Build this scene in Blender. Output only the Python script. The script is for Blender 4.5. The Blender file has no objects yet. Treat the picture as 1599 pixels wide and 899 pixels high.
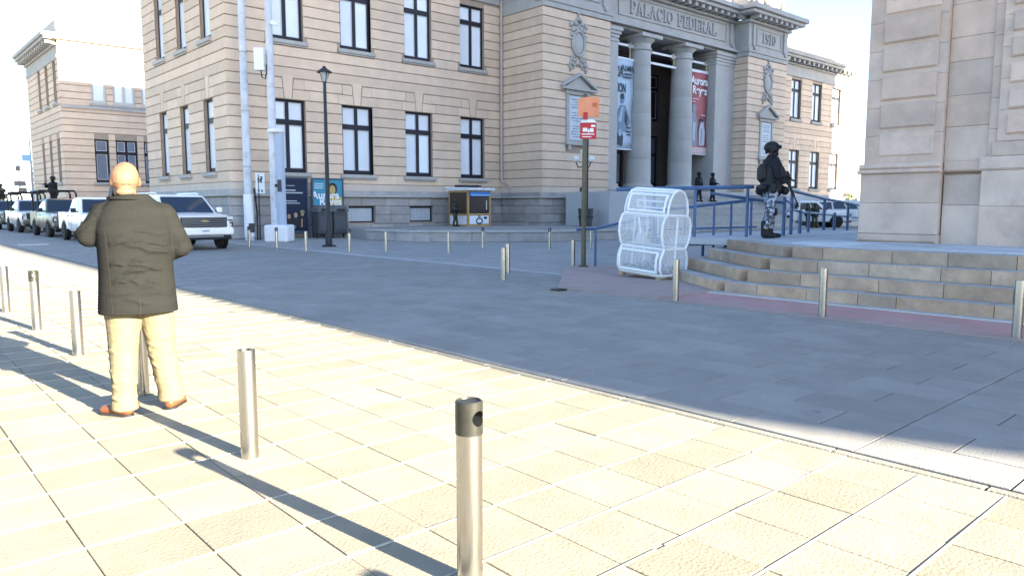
import bpy, bmesh, math, random
from mathutils import Vector, Matrix
R = math.radians
random.seed(11)
S = bpy.context.scene
COL = S.collection

# ------------------------------------------------------------------ camera
F_PX, CXP, HOR = 1165.0, 799.5, 322.0
PITCH = math.atan((449.5 - HOR) / F_PX)
AZ = R(48.4)
cam_d = bpy.data.cameras.new('camera'); cam = bpy.data.objects.new('camera', cam_d); COL.objects.link(cam)
cam_d.sensor_width = 36; cam_d.lens = F_PX / 1599 * 36; cam_d.clip_start = 0.05; cam_d.clip_end = 3000
fwd = Vector((math.cos(AZ) * math.cos(PITCH), math.sin(AZ) * math.cos(PITCH), -math.sin(PITCH)))
cam.location = (0, 0, 1.5)
cam.rotation_euler = fwd.to_track_quat('-Z', 'Y').to_euler()
S.camera = cam

# ------------------------------------------------------------------ light
SUN_DIR = Vector((0.125, -1.0, 0.304)).normalized()          # towards the sun
SUN_EL = math.asin(SUN_DIR.z)
W = bpy.data.worlds.new('World'); S.world = W; W.use_nodes = True
nt = W.node_tree
sky = nt.nodes.new('ShaderNodeTexSky'); sky.sky_type = 'NISHITA'; sky.sun_disc = False
sky.sun_elevation = SUN_EL; sky.sun_rotation = math.atan2(SUN_DIR.x, SUN_DIR.y)
sky.altitude = 1900; sky.air_density = 1.0; sky.dust_density = 2.2; sky.ozone_density = 2.0
bg = nt.nodes['Background']; bg.inputs[1].default_value = 0.073
nt.links.new(sky.outputs[0], bg.inputs[0])
sl = bpy.data.lights.new('sun', 'SUN'); sl.energy = 5.0; sl.angle = R(0.5); sl.color = (1.0, 0.905, 0.71)
so = bpy.data.objects.new('sun', sl); COL.objects.link(so)
so.rotation_euler = SUN_DIR.to_track_quat('Z', 'Y').to_euler(); so.location = (0, -10, 30)
S.view_settings.view_transform = 'Standard'; S.view_settings.look = 'None'
S.view_settings.exposure = 3.2; S.view_settings.gamma = 1.0; S.view_settings.use_curve_mapping = False

# ------------------------------------------------------------------ materials
def mat(name, col, rough=0.7, metal=0.0, var=0.12, scale=3.0, bump=0.0, bscale=60.0, rnd=0.0, spec=0.3,
        dirt=None, dscale=1.2, damt=0.0, stretch=(1, 1, 1), alpha=1.0, bdist=0.01, dst=None, col2=None, gum=0.0):
    m = bpy.data.materials.new(name); m.use_nodes = True
    t = m.node_tree; N = t.nodes; L = t.links
    b = N['Principled BSDF']
    b.inputs['Roughness'].default_value = rough; b.inputs['Metallic'].default_value = metal
    b.inputs['Specular IOR Level'].default_value = spec
    geo = N.new('ShaderNodeNewGeometry')
    mp = N.new('ShaderNodeMapping'); mp.inputs['Scale'].default_value = stretch
    L.new(geo.outputs['Position'], mp.inputs['Vector'])
    n1 = N.new('ShaderNodeTexNoise'); n1.inputs['Scale'].default_value = scale
    n1.inputs['Detail'].default_value = 6; n1.inputs['Roughness'].default_value = 0.65
    L.new(mp.outputs[0], n1.inputs['Vector'])
    mr = N.new('ShaderNodeMapRange'); mr.inputs[1].default_value = 0.25; mr.inputs[2].default_value = 0.75
    mr.inputs[3].default_value = 1 - var; mr.inputs[4].default_value = 1 + var
    L.new(n1.outputs['Fac'], mr.inputs[0])
    val = mr.outputs[0]
    if rnd > 0:
        oi = N.new('ShaderNodeObjectInfo')
        ad = N.new('ShaderNodeMath'); ad.operation = 'ADD'
        L.new(oi.outputs['Random'], ad.inputs[0]); L.new(geo.outputs['Random Per Island'], ad.inputs[1])
        fr = N.new('ShaderNodeMath'); fr.operation = 'FRACT'; L.new(ad.outputs[0], fr.inputs[0])
        m2 = N.new('ShaderNodeMapRange'); m2.inputs[3].default_value = 1 - rnd; m2.inputs[4].default_value = 1 + rnd
        L.new(fr.outputs[0], m2.inputs[0])
        mu = N.new('ShaderNodeMath'); mu.operation = 'MULTIPLY'; L.new(val, mu.inputs[0]); L.new(m2.outputs[0], mu.inputs[1])
        val = mu.outputs[0]
    vm = N.new('ShaderNodeVectorMath'); vm.operation = 'SCALE'; vm.inputs[0].default_value = col[:3]
    L.new(val, vm.inputs['Scale'])
    out = vm.outputs[0]
    if col2:
        vm2 = N.new('ShaderNodeVectorMath'); vm2.operation = 'SCALE'; vm2.inputs[0].default_value = col2; L.new(val, vm2.inputs['Scale'])
        f2 = N.new('ShaderNodeMath'); f2.operation = 'MULTIPLY'; f2.inputs[1].default_value = 7.31; L.new(fr.outputs[0], f2.inputs[0])
        f3 = N.new('ShaderNodeMath'); f3.operation = 'FRACT'; L.new(f2.outputs[0], f3.inputs[0])
        m0 = N.new('ShaderNodeMix'); m0.data_type = 'RGBA'; L.new(f3.outputs[0], m0.inputs[0]); L.new(out, m0.inputs[6]); L.new(vm2.outputs[0], m0.inputs[7]); out = m0.outputs[2]
    if dirt:
        n2 = N.new('ShaderNodeTexNoise'); n2.inputs['Scale'].default_value = dscale; n2.inputs['Detail'].default_value = 8
        n2.inputs['Roughness'].default_value = 0.7
        if dst:
            mp2 = N.new('ShaderNodeMapping'); mp2.inputs['Scale'].default_value = dst; L.new(geo.outputs['Position'], mp2.inputs['Vector']); L.new(mp2.outputs[0], n2.inputs['Vector'])
        else: L.new(geo.outputs['Position'], n2.inputs['Vector'])
        m3 = N.new('ShaderNodeMapRange'); m3.inputs[1].default_value = 0.48; m3.inputs[2].default_value = 0.72
        m3.inputs[4].default_value = damt
        L.new(n2.outputs['Fac'], m3.inputs[0])
        mx = N.new('ShaderNodeMix'); mx.data_type = 'RGBA'
        L.new(m3.outputs[0], mx.inputs[0]); L.new(out, mx.inputs[6]); mx.inputs[7].default_value = (*dirt, 1)
        out = mx.outputs[2]
    if gum:
        vo = N.new('ShaderNodeTexVoronoi'); vo.inputs['Scale'].default_value = 2.1; L.new(geo.outputs['Position'], vo.inputs['Vector'])
        n5 = N.new('ShaderNodeTexNoise'); n5.inputs['Scale'].default_value = 30; L.new(geo.outputs['Position'], n5.inputs['Vector'])
        sc_ = N.new('ShaderNodeSeparateColor'); L.new(vo.outputs['Color'], sc_.inputs[0])
        rr_ = N.new('ShaderNodeMapRange'); rr_.inputs[1].default_value = .45; rr_.inputs[3].default_value = 0.0; rr_.inputs[4].default_value = .13; L.new(sc_.outputs[0], rr_.inputs[0])
        w_ = N.new('ShaderNodeMath'); w_.operation = 'MULTIPLY_ADD'; w_.inputs[1].default_value = .09; L.new(n5.outputs['Fac'], w_.inputs[0]); L.new(vo.outputs['Distance'], w_.inputs[2])
        ls = N.new('ShaderNodeMath'); ls.operation = 'LESS_THAN'; L.new(w_.outputs[0], ls.inputs[0]); L.new(rr_.outputs[0], ls.inputs[1])
        gm = N.new('ShaderNodeMath'); gm.operation = 'MULTIPLY'; gm.inputs[1].default_value = gum; L.new(ls.outputs[0], gm.inputs[0])
        m6 = N.new('ShaderNodeMix'); m6.data_type = 'RGBA'; L.new(gm.outputs[0], m6.inputs[0]); L.new(out, m6.inputs[6]); m6.inputs[7].default_value = (.06, .055, .05, 1); out = m6.outputs[2]
    L.new(out, b.inputs['Base Color'])
    if bump > 0:
        n4 = N.new('ShaderNodeTexNoise'); n4.inputs['Scale'].default_value = bscale; n4.inputs['Detail'].default_value = 4
        L.new(mp.outputs[0], n4.inputs['Vector'])
        bp = N.new('ShaderNodeBump'); bp.inputs['Strength'].default_value = bump; bp.inputs['Distance'].default_value = bdist
        L.new(n4.outputs['Fac'], bp.inputs['Height']); L.new(bp.outputs[0], b.inputs['Normal'])
    if alpha < 1:
        b.inputs['Alpha'].default_value = alpha
    return m

M = {}
M['slab'] = mat('paving_slab', (0.262, 0.228, 0.170), 0.85, var=0.18, scale=2.5, bump=0.42, bscale=55, rnd=0.12, dirt=(0.2, 0.18, 0.15), dscale=1.1, damt=0.45, gum=0.45)
M['road'] = mat('road_slab', (0.262, 0.250, 0.230), 0.8, var=0.13, scale=2.2, bump=0.4, bscale=80, rnd=0.085, dirt=(0.175, 0.165, 0.155), dscale=0.8, damt=0.5, gum=0.35)
M['bed'] = mat('joint_bed', (0.15, 0.13, 0.105), 0.95, var=0.3, scale=20)
M['ground'] = mat('ground', (0.3, 0.29, 0.27), 0.9, var=0.12, scale=0.4)
M['grout'] = mat('grout', (0.40, 0.37, 0.31), 0.9, var=0.2, scale=9)
M['roadbed'] = mat('road_joint_bed', (0.07, 0.065, 0.06), 0.95, var=0.3, scale=20)
M['slot'] = mat('kerb_slot', (0.03, 0.027, 0.025), 0.95)
M['rim'] = mat('wheel_rim', (0.13, 0.13, 0.135), 0.4, 0.7, var=0.1)
M['kerb'] = mat('kerb', (0.25, 0.225, 0.18), 0.85, var=0.2, scale=6, bump=0.5, rnd=0.12)
M['red'] = mat('red_concrete', (0.40, 0.235, 0.22), 0.9, var=0.16, scale=1.6, bump=0.3, dirt=(0.35, 0.29, 0.27), dscale=0.7, damt=0.8)
M['pink'] = mat('pink_concrete', (0.34, 0.26, 0.235), 0.9, var=0.12, scale=2, bump=0.3)
M['white_paint'] = mat('white_road_paint', (0.7, 0.7, 0.68), 0.8, var=0.2, scale=9)
M['walk'] = mat('far_pavement', (0.28, 0.295, 0.32), 0.85, var=0.12, scale=0.9, bump=0.2, bscale=30)
M['stone'] = mat('tan_stone', (0.645, 0.49, 0.363), 0.85, var=0.10, scale=1.3, bump=0.25, bscale=40, rnd=0.10, dirt=(0.47, 0.385, 0.33), dscale=0.8, damt=0.5, dst=(1, 1, .22))
M['mortar'] = mat('stone_core', (0.36, 0.28, 0.22), 0.9, var=0.12, scale=2)
M['band'] = mat('stone_band', (0.58, 0.475, 0.39), 0.85, var=0.1, scale=1.2, bump=0.2)
M['plinth'] = mat('grey_plinth', (0.36, 0.335, 0.315), 0.85, var=0.2, scale=2.0, bump=0.4, bscale=25, rnd=0.13, dirt=(0.2, 0.19, 0.19), dscale=0.8, damt=0.5)
M['grey'] = mat('grey_stone', (0.40, 0.38, 0.355), 0.85, var=0.12, scale=1.5, bump=0.25, bscale=30, dirt=(0.25, 0.25, 0.26), dscale=0.6, damt=0.35)
M['column'] = mat('column_stone', (0.43, 0.415, 0.39), 0.8, var=0.09, scale=1.2, bump=0.2, bscale=30, dirt=(0.33, 0.33, 0.33), dscale=0.5, damt=0.35)
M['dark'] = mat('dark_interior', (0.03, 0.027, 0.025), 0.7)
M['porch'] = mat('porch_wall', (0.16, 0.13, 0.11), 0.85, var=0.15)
M['frame'] = mat('window_frame', (0.018, 0.017, 0.025), 0.5)
M['pane'] = mat('sky_blind_pane', (0.72, 0.76, 0.80), 0.25, var=0.10, scale=0.5, spec=0.5, rnd=0.10)  # pale blinds behind glass, with the sky's reflection put into the base colour
M['panedark'] = mat('dark_pane', (0.16, 0.19, 0.24), 0.12, var=0.2, scale=0.8, spec=0.6)
M['tower'] = mat('tower_stone', (0.545, 0.405, 0.32), 0.88, var=0.14, scale=1.8, bump=0.5, bscale=22, rnd=0.12, dirt=(0.36, 0.28, 0.235), dscale=1.3, damt=0.75, col2=(0.51, 0.405, 0.335))
M['towercore'] = mat('tower_core', (0.36, 0.29, 0.23), 0.9, var=0.12, scale=3)
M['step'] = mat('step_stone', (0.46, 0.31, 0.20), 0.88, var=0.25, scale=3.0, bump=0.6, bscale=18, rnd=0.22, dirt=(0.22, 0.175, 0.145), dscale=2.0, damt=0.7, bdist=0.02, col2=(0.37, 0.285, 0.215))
M['tread'] = mat('tread_stone', (0.36, 0.345, 0.325), 0.88, var=0.18, scale=2, bump=0.3, rnd=0.1)  # grey stone; on the church step tops this colour paints in the skylight
M['terrace'] = mat('terrace_paving', (0.45, 0.46, 0.475), 0.85, var=0.14, scale=1.5, rnd=0.12)
M['steel'] = mat('brushed_steel', (0.415, 0.405, 0.385), 0.27, 1.0, var=0.08, scale=14, bump=0.06, bscale=60, stretch=(6, 6, 0.5))
M['capdark'] = mat('dark_cap', (0.045, 0.045, 0.04), 0.4, 0.6, var=0.25, scale=20)
M['capsteel'] = mat('steel_cap', (0.48, 0.45, 0.39), 0.32, 1.0, var=0.1)
M['white'] = mat('white_paint', (0.74, 0.75, 0.77), 0.5, var=0.06, scale=3)
M['carwhite'] = mat('car_white', (0.80, 0.785, 0.75), 0.2, var=0.03, scale=1, spec=0.6)
M['carolive'] = mat('car_olive', (0.085, 0.10, 0.085), 0.3, var=0.08, scale=2, spec=0.5)
M['carsand'] = mat('car_silver', (0.055, 0.06, 0.045), 0.35, var=0.1, scale=1, spec=0.35)
M['carsilver'] = mat('car_pale_silver', (0.40, 0.41, 0.41), 0.25, var=0.05, scale=1, spec=0.5)
M['glass'] = mat('car_glass', (0.012, 0.02, 0.035), 0.04, var=0.1, spec=0.9)
M['black'] = mat('black_plastic', (0.015, 0.015, 0.017), 0.55, var=0.2)
M['rubber'] = mat('tyre', (0.018, 0.018, 0.02), 0.85, var=0.2)
M['chrome'] = mat('chrome', (0.68, 0.69, 0.70), 0.2, 1.0, var=0.05)
M['gold'] = mat('gold', (0.45, 0.36, 0.18), 0.4, 0.8, var=0.1)
M['lens'] = mat('lamp_lens', (0.62, 0.65, 0.68), 0.12, var=0.1, spec=0.7)
M['blue'] = mat('blue_rail_paint', (0.055, 0.11, 0.225), 0.45, var=0.15, scale=5, spec=0.4)
M['pole'] = mat('pole_white', (0.54, 0.56, 0.60), 0.6, var=0.16, scale=2.5, stretch=(1, 1, 0.3), dirt=(0.25, 0.24, 0.24), dscale=3.0, damt=0.5)
M['lamp'] = mat('lamp_black', (0.022, 0.024, 0.03), 0.5, var=0.2)
M['olivepole'] = mat('olive_pole', (0.10, 0.09, 0.06), 0.5, 0.3, var=0.2)
M['globe'] = mat('globe_white', (0.75, 0.74, 0.70), 0.25, var=0.05, spec=0.5)
M['orange'] = mat('orange_sign', (0.66, 0.25, 0.13), 0.45, var=0.1, scale=4)  # brighter albedo stands in for sun catching the board
M['redsign'] = mat('red_sign', (0.45, 0.025, 0.03), 0.5, var=0.1)
M['wood'] = mat('kiosk_wood', (0.42, 0.26, 0.11), 0.6, var=0.2, scale=6, stretch=(6, 6, 0.6))
M['palletwood'] = mat('pallet_wood', (0.36, 0.27, 0.18), 0.8, var=0.25, scale=8)
M['net'] = mat('white_mesh', (0.74, 0.76, 0.78), 0.7, var=0.06, scale=6, alpha=1.0)
M['caps'] = mat('bottle_caps', (0.40, 0.42, 0.46), 0.5, var=0.5, scale=18, rnd=0.5)
M['bin'] = mat('grey_bin', (0.05, 0.055, 0.062), 0.55, var=0.15)
M['coat'] = mat('coat_wool', (0.0128, 0.0130, 0.0124), 0.95, var=0.16, scale=5, bump=0.32, bscale=22, spec=0.05, stretch=(0.6, 0.6, 3.2), bdist=0.012)
M['khaki'] = mat('khaki_cotton', (0.138, 0.116, 0.073), 0.9, var=0.10, scale=5, bump=0.6, bscale=14, spec=0.1, stretch=(1, 1, 2.0), bdist=0.015)
M['skin'] = mat('skin', (0.155, 0.083, 0.05), 0.6, var=0.18, scale=16, spec=0.2, bump=0.25, bscale=120)
M['brownshoe'] = mat('brown_leather', (0.12, 0.042, 0.018), 0.4, var=0.2, scale=14)
M['navy'] = mat('dark_uniform', (0.010, 0.011, 0.017), 0.85, var=0.35, scale=14)
M['blackgear'] = mat('black_gear', (0.010, 0.011, 0.014), 0.6, var=0.4, scale=10)
def camo(name, cols, scale):
    m = bpy.data.materials.new(name); m.use_nodes = True; t = m.node_tree; N = t.nodes; L = t.links
    g = N.new('ShaderNodeTexCoord'); v = N.new('ShaderNodeTexVoronoi'); v.inputs['Scale'].default_value = scale
    n = N.new('ShaderNodeTexNoise'); n.inputs['Scale'].default_value = scale * 0.45; n.inputs['Detail'].default_value = 3
    L.new(g.outputs['Object'], v.inputs['Vector']); L.new(g.outputs['Object'], n.inputs['Vector'])
    r = N.new('ShaderNodeValToRGB'); r.color_ramp.interpolation = 'CONSTANT'
    sp = N.new('ShaderNodeSeparateColor'); L.new(v.outputs['Color'], sp.inputs[0])
    mx = N.new('ShaderNodeMath'); mx.operation = 'ADD'; L.new(sp.outputs[0], mx.inputs[0]); L.new(n.outputs['Fac'], mx.inputs[1])
    hf = N.new('ShaderNodeMath'); hf.operation = 'MULTIPLY'; hf.inputs[1].default_value = 0.62; L.new(mx.outputs[0], hf.inputs[0])
    L.new(hf.outputs[0], r.inputs[0])
    e = r.color_ramp.elements; e[0].color = (*cols[0], 1); e[0].position = 0; e[1].color = (*cols[1], 1); e[1].position = 0.42
    for i, c in enumerate(cols[2:]):
        x = e.new(0.58 + 0.14 * i); x.color = (*c, 1)
    L.new(r.outputs[0], N['Principled BSDF'].inputs['Base Color']); N['Principled BSDF'].inputs['Roughness'].default_value = 0.9
    return m
M['camo_grey'] = camo('grey_camouflage', [(0.05, 0.06, 0.08), (0.16, 0.19, 0.24), (0.36, 0.40, 0.47), (0.05, 0.055, 0.07)], 22)
M['camo_green'] = camo('green_camouflage', [(0.018, 0.025, 0.016), (0.05, 0.065, 0.035), (0.09, 0.085, 0.055), (0.012, 0.016, 0.012)], 22)
M['leaf'] = mat('shrub_leaf', (0.09, 0.12, 0.035), 0.7, var=0.4, scale=3, rnd=0.4)
M['beige'] = mat('far_wall', (0.55, 0.50, 0.44), 0.9, var=0.08, scale=0.6)

def flat(name, col, rough=0.6):
    if name not in M: M[name] = mat(name, col, rough, var=0.05, scale=4)
    return M[name]

def paved(name, col, bw, bh, rnd=0.08, mortar=0.012, off=0.5, mcol=0.45, ori=(0, 0)):
    """far paving: brick-texture joints on a sheet, where the slabs become too small to build"""
    m = mat(name, col, 0.85, var=0.12, scale=1.0, bump=0.0, dirt=tuple(c * 0.6 for c in col), dscale=0.5, damt=0.45)
    t = m.node_tree; N = t.nodes; L = t.links; b = N['Principled BSDF']
    src = b.inputs['Base Color'].links[0].from_socket
    g = N.new('ShaderNodeNewGeometry'); mp = N.new('ShaderNodeMapping'); mp.inputs['Location'].default_value = (ori[0], ori[1], 0)
    L.new(g.outputs['Position'], mp.inputs['Vector'])
    br = N.new('ShaderNodeTexBrick'); br.offset = off; br.inputs['Scale'].default_value = 1
    br.inputs['Brick Width'].default_value = bw; br.inputs['Row Height'].default_value = bh
    br.inputs['Mortar Size'].default_value = mortar
    br.inputs['Color1'].default_value = (1 - rnd,) * 3 + (1,); br.inputs['Color2'].default_value = (1 + rnd,) * 3 + (1,)
    br.inputs['Mortar'].default_value = (mcol,) * 3 + (1,)
    L.new(mp.outputs[0], br.inputs['Vector'])
    mx = N.new('ShaderNodeMix'); mx.data_type = 'RGBA'; mx.blend_type = 'MULTIPLY'; mx.inputs[0].default_value = 1
    L.new(src, mx.inputs[6]); L.new(br.outputs['Color'], mx.inputs[7]); L.new(mx.outputs[2], b.inputs['Base Color'])
    return m
M['roadfar'] = paved('road_paving_far', (0.262, 0.250, 0.230), 0.64, 0.42, ori=(0, -1.09))
M['walkfar'] = paved('pavement_far', (0.29, 0.265, 0.21), 0.415, 0.42, off=0, rnd=0.06, ori=(-4.42, -1.09))
M['plaza'] = paved('plaza_paving', (0.30, 0.29, 0.275), 0.6, 0.6, rnd=0.09, mcol=0.7)

# ------------------------------------------------------------------ mesh builder
class MB:
    def __init__(s): s.v = []; s.f = []; s.m = []
    def add(s, vs, fs, mi=0):
        o = len(s.v); s.v += [tuple(v) for v in vs]; s.f += [tuple(i + o for i in f) for f in fs]; s.m += [mi] * len(fs); return s
    def box(s, x0, x1, y0, y1, z0, z1, mi=0, fr=None):
        vs = [(x, y, z) for z in (z0, z1) for (x, y) in ((x0, y0), (x1, y0), (x1, y1), (x0, y1))]
        if fr: vs = [fr(*v) for v in vs]
        return s.add(vs, [(3, 2, 1, 0), (4, 5, 6, 7), (0, 1, 5, 4), (1, 2, 6, 5), (2, 3, 7, 6), (3, 0, 4, 7)], mi)
    def bbox(s, x0, x1, y0, y1, z0, z1, b=0.01, mi=0, fr=None, j=0.0):
        """box whose outer edges (towards +y in frame coords) are chamfered: for facade stones (24 faces kept low)"""
        jj = lambda: random.uniform(-j, j)
        d = y1 + jj()
        vs = [(x0, y0, z0), (x1, y0, z0), (x1, y0, z1), (x0, y0, z1), (x0, d - b, z0), (x1, d - b, z0), (x1, d - b, z1), (x0, d - b, z1),
              (x0 + b, d, z0 + b), (x1 - b, d, z0 + b), (x1 - b, d, z1 - b), (x0 + b, d, z1 - b)]
        if fr: vs = [fr(*v) for v in vs]
        fs = [(3, 2, 1, 0)] + [(i, (i + 1) % 4, 4 + (i + 1) % 4, 4 + i) for i in range(4)] + [(4 + i, 4 + (i + 1) % 4, 8 + (i + 1) % 4, 8 + i) for i in range(4)] + [(8, 9, 10, 11)]
        return s.add(vs, fs, mi)
    def prism(s, poly, d0, d1, fr, mi=0):
        """poly in (u,z), extruded in depth d0..d1 through frame fr(u,d,z)"""
        n = len(poly)
        vs = [fr(u, d0, z) for u, z in poly] + [fr(u, d1, z) for u, z in poly]
        fs = [tuple(range(n))[::-1], tuple(range(n, 2 * n))] + [(i, (i + 1) % n, n + (i + 1) % n, n + i) for i in range(n)]
        return s.add(vs, fs, mi)
    def plan(s, poly, z0, z1, mi=0):
        n = len(poly)
        vs = [(x, y, z0) for x, y in poly] + [(x, y, z1) for x, y in poly]
        fs = [tuple(range(n))[::-1], tuple(range(n, 2 * n))] + [(i, (i + 1) % n, n + (i + 1) % n, n + i) for i in range(n)]
        return s.add(vs, fs, mi)
    def loft(s, rings, mi=0, cap=True):
        n = len(rings[0]); vs = [p for r in rings for p in r]; fs = []
        for k in range(len(rings) - 1):
            for i in range(n):
                fs.append((k * n + i, k * n + (i + 1) % n, (k + 1) * n + (i + 1) % n, (k + 1) * n + i))
        if cap: fs += [tuple(range(n))[::-1], tuple(range((len(rings) - 1) * n, len(rings) * n))]
        return s.add(vs, fs, mi)
    def cyl(s, p0, p1, r0, r1=None, n=12, mi=0):
        r1 = r0 if r1 is None else r1
        p0 = Vector(p0); p1 = Vector(p1); d = (p1 - p0).normalized()
        a = d.orthogonal().normalized(); b = d.cross(a)
        ring = lambda p, r: [p + (a * math.cos(2 * math.pi * i / n) + b * math.sin(2 * math.pi * i / n)) * r for i in range(n)]
        return s.loft([ring(p0, r0), ring(p1, r1)], mi)
    def lathe(s, prof, c=(0, 0, 0), n=20, mi=0, axis='z'):
        c = Vector(c)
        def P(r, h, i):
            ca, sa = r * math.cos(2 * math.pi * i / n), r * math.sin(2 * math.pi * i / n)
            return c + (Vector((ca, sa, h)) if axis == 'z' else Vector((h, ca, sa)) if axis == 'x' else Vector((ca, h, sa)))
        return s.loft([[P(r, h, i) for i in range(n)] for r, h in prof], mi)
    def caps(s, p0, p1, r0, r1=None, n=12, k=4, mi=0, sc=None):
        """round-ended cone"""
        r1 = r0 if r1 is None else r1
        p0 = Vector(p0); p1 = Vector(p1); d = p1 - p0
        d = d.normalized() if d.length > 1e-6 else Vector((0, 0, 1))
        a = d.orthogonal().normalized(); b = d.cross(a); rings = []
        for j in range(k + 1):
            t = -math.pi / 2 + (math.pi / 2) * j / k * 1.0
            rings.append((p0 + d * r0 * math.sin(t), max(r0 * math.cos(t), 1e-4)))
        for j in range(k + 1):
            t = (math.pi / 2) * j / k
            rings.append((p1 + d * r1 * math.sin(t), max(r1 * math.cos(t), 1e-4)))
        return s.loft([[p + (a * math.cos(2 * math.pi * i / n) + b * math.sin(2 * math.pi * i / n)) * r for i in range(n)] for p, r in rings], mi)
    def ell(s, c, r, n=16, k=10, mi=0, rot=None):
        c = Vector(c); rings = []
        for j in range(k + 1):
            t = -math.pi / 2 + math.pi * j / k
            ring = []
            for i in range(n):
                p = Vector((max(math.cos(t), 1e-3) * math.cos(2 * math.pi * i / n) * r[0], max(math.cos(t), 1e-3) * math.sin(2 * math.pi * i / n) * r[1], math.sin(t) * r[2]))
                if rot: p = rot @ p
                ring.append(c + p)
            rings.append(ring)
        return s.loft(rings, mi)
    def tube(s, pts, r, n=8, mi=0, closed=False):
        pts = [Vector(p) for p in pts]; rings = []; m = len(pts); prev = None
        for i, p in enumerate(pts):
            if closed: t = pts[(i + 1) % m] - pts[i - 1]
            else: t = pts[min(i + 1, m - 1)] - pts[max(i - 1, 0)]
            t.normalize()
            if prev is None: a = t.orthogonal().normalized()
            else:
                a = prev - t * prev.dot(t)
                a = a.normalized() if a.length > 1e-5 else t.orthogonal().normalized()
            prev = a; b = t.cross(a)
            rings.append([p + (a * math.cos(2 * math.pi * q / n) + b * math.sin(2 * math.pi * q / n)) * r for q in range(n)])
        if closed: rings.append(rings[0])
        return s.loft(rings, mi, cap=not closed)
    def build(s, name, mats, parent=None, org=None, smooth=False, bevel=0, mods=()):
        if not isinstance(mats, (list, tuple)): mats = [mats]
        if org is None: org = worg(parent) if parent else Vector((0, 0, 0))
        me = bpy.data.meshes.new(name)
        me.from_pydata([(v[0] - org[0], v[1] - org[1], v[2] - org[2]) for v in s.v], [], s.f)
        me.update()
        bm = bmesh.new(); bm.from_mesh(me); bmesh.ops.recalc_face_normals(bm, faces=bm.faces); bm.to_mesh(me); bm.free()
        for q in mats: me.materials.append(M[q] if isinstance(q, str) else q)
        if len(mats) > 1: me.polygons.foreach_set('material_index', s.m)
        if smooth:
            me.polygons.foreach_set('use_smooth', [True] * len(me.polygons))
            if smooth is not True:
                try: me.set_sharp_from_angle(angle=R(smooth))
                except Exception: pass
        o = bpy.data.objects.new(name, me); COL.objects.link(o)
        if parent: o.parent = parent
        elif org is not None: o.location = org
        if bevel:
            b = o.modifiers.new('bevel', 'BEVEL'); b.width = bevel; b.segments = 2; b.limit_method = 'ANGLE'; b.angle_limit = R(35)
        return o

LOCAL = {}
def worg(p):
    """where the parent's origin is, in the coordinates the mesh was written in (0 for things built in local coordinates)"""
    while p.parent: p = p.parent
    return Vector((0, 0, 0)) if p.get('_local') else p.location.copy()
def thing(name, label, cat, loc=(0, 0, 0), rz=0, group=None, local=False, sc=1.0):
    o = bpy.data.objects.new(name, None); COL.objects.link(o); o.location = loc; o.rotation_euler = (0, 0, rz); o.scale = (sc,) * 3
    o.empty_display_size = 0.2
    if local: o['_local'] = 1
    return tag(o, label, cat, group)
def tag(o, label, cat, group=None):
    o['label'] = label; o['category'] = cat
    if group: o['group'] = group
    return o
def struct(o, label=None):
    o['kind'] = 'structure'
    if label: o['label'] = label
    return o
def stuff(o): o['kind'] = 'stuff'; return o
def dup(src, loc, rz=None, label=None, parent=None):
    r = src.copy(); COL.objects.link(r)
    if parent: r.parent = parent
    else:
        r.location = loc
        if rz is not None: r.rotation_euler = (0, 0, rz)
        if label: r['label'] = label
    for ch in list(src.children): dup(ch, None, parent=r)
    return r
def frame(O, U, N):
    O = Vector((O[0], O[1], 0)); U = Vector((U[0], U[1], 0)); N = Vector((N[0], N[1], 0))
    return lambda u, d, z: O + U * u + N * d + Vector((0, 0, z))
def textmesh(body, size, extrude=0.005, bold=0.0, name='lettering'):
    cu = bpy.data.curves.new('txt', 'FONT'); cu.body = body; cu.size = size; cu.extrude = extrude; cu.offset = bold
    cu.align_x = 'CENTER'; cu.align_y = 'CENTER'
    o = bpy.data.objects.new('txt', cu); COL.objects.link(o)
    dg = bpy.context.evaluated_depsgraph_get(); me = bpy.data.meshes.new_from_object(o.evaluated_get(dg))
    bpy.data.objects.remove(o); bpy.data.curves.remove(cu); me.name = name
    return me
def text_on(body, size, fr, u, d, z, material, parent, bold=0.0, extrude=0.004, name='lettering', sx=1.0):
    me = textmesh(body, size, extrude, bold, name)
    org = worg(parent)
    for v in me.vertices:
        p = fr(u + v.co.x * sx, d + v.co.z, z + v.co.y); v.co = p - org
    me.materials.clear(); me.materials.append(M[material] if isinstance(material, str) else material)
    o = bpy.data.objects.new(name, me); COL.objects.link(o); o.parent = parent
    return o
def boolean_diff(mb, cut, name, material, parent, smooth=30):
    a = mb.build('tmp_a', material); b = cut.build('tmp_b', material)
    md = a.modifiers.new('b', 'BOOLEAN'); md.object = b; md.operation = 'DIFFERENCE'; md.solver = 'EXACT'
    dg = bpy.context.evaluated_depsgraph_get(); me = bpy.data.meshes.new_from_object(a.evaluated_get(dg)); me.name = name
    bpy.data.objects.remove(a); bpy.data.objects.remove(b)
    me.polygons.foreach_set('use_smooth', [True] * len(me.polygons))
    me.set_sharp_from_angle(angle=R(smooth))
    o = bpy.data.objects.new(name, me); COL.objects.link(o); o.parent = parent
    return o
def blob(mb, name, material, parent, voxel, sm=4, smf=0.5):
    """overlapping round pieces fused into one continuous skin"""
    o = mb.build(name, material, parent, org=Vector((0, 0, 0)), smooth=True)
    r = o.modifiers.new('remesh', 'REMESH'); r.mode = 'VOXEL'; r.voxel_size = voxel; r.use_smooth_shade = True
    s = o.modifiers.new('smooth', 'SMOOTH'); s.iterations = sm; s.factor = smf
    return o

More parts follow.
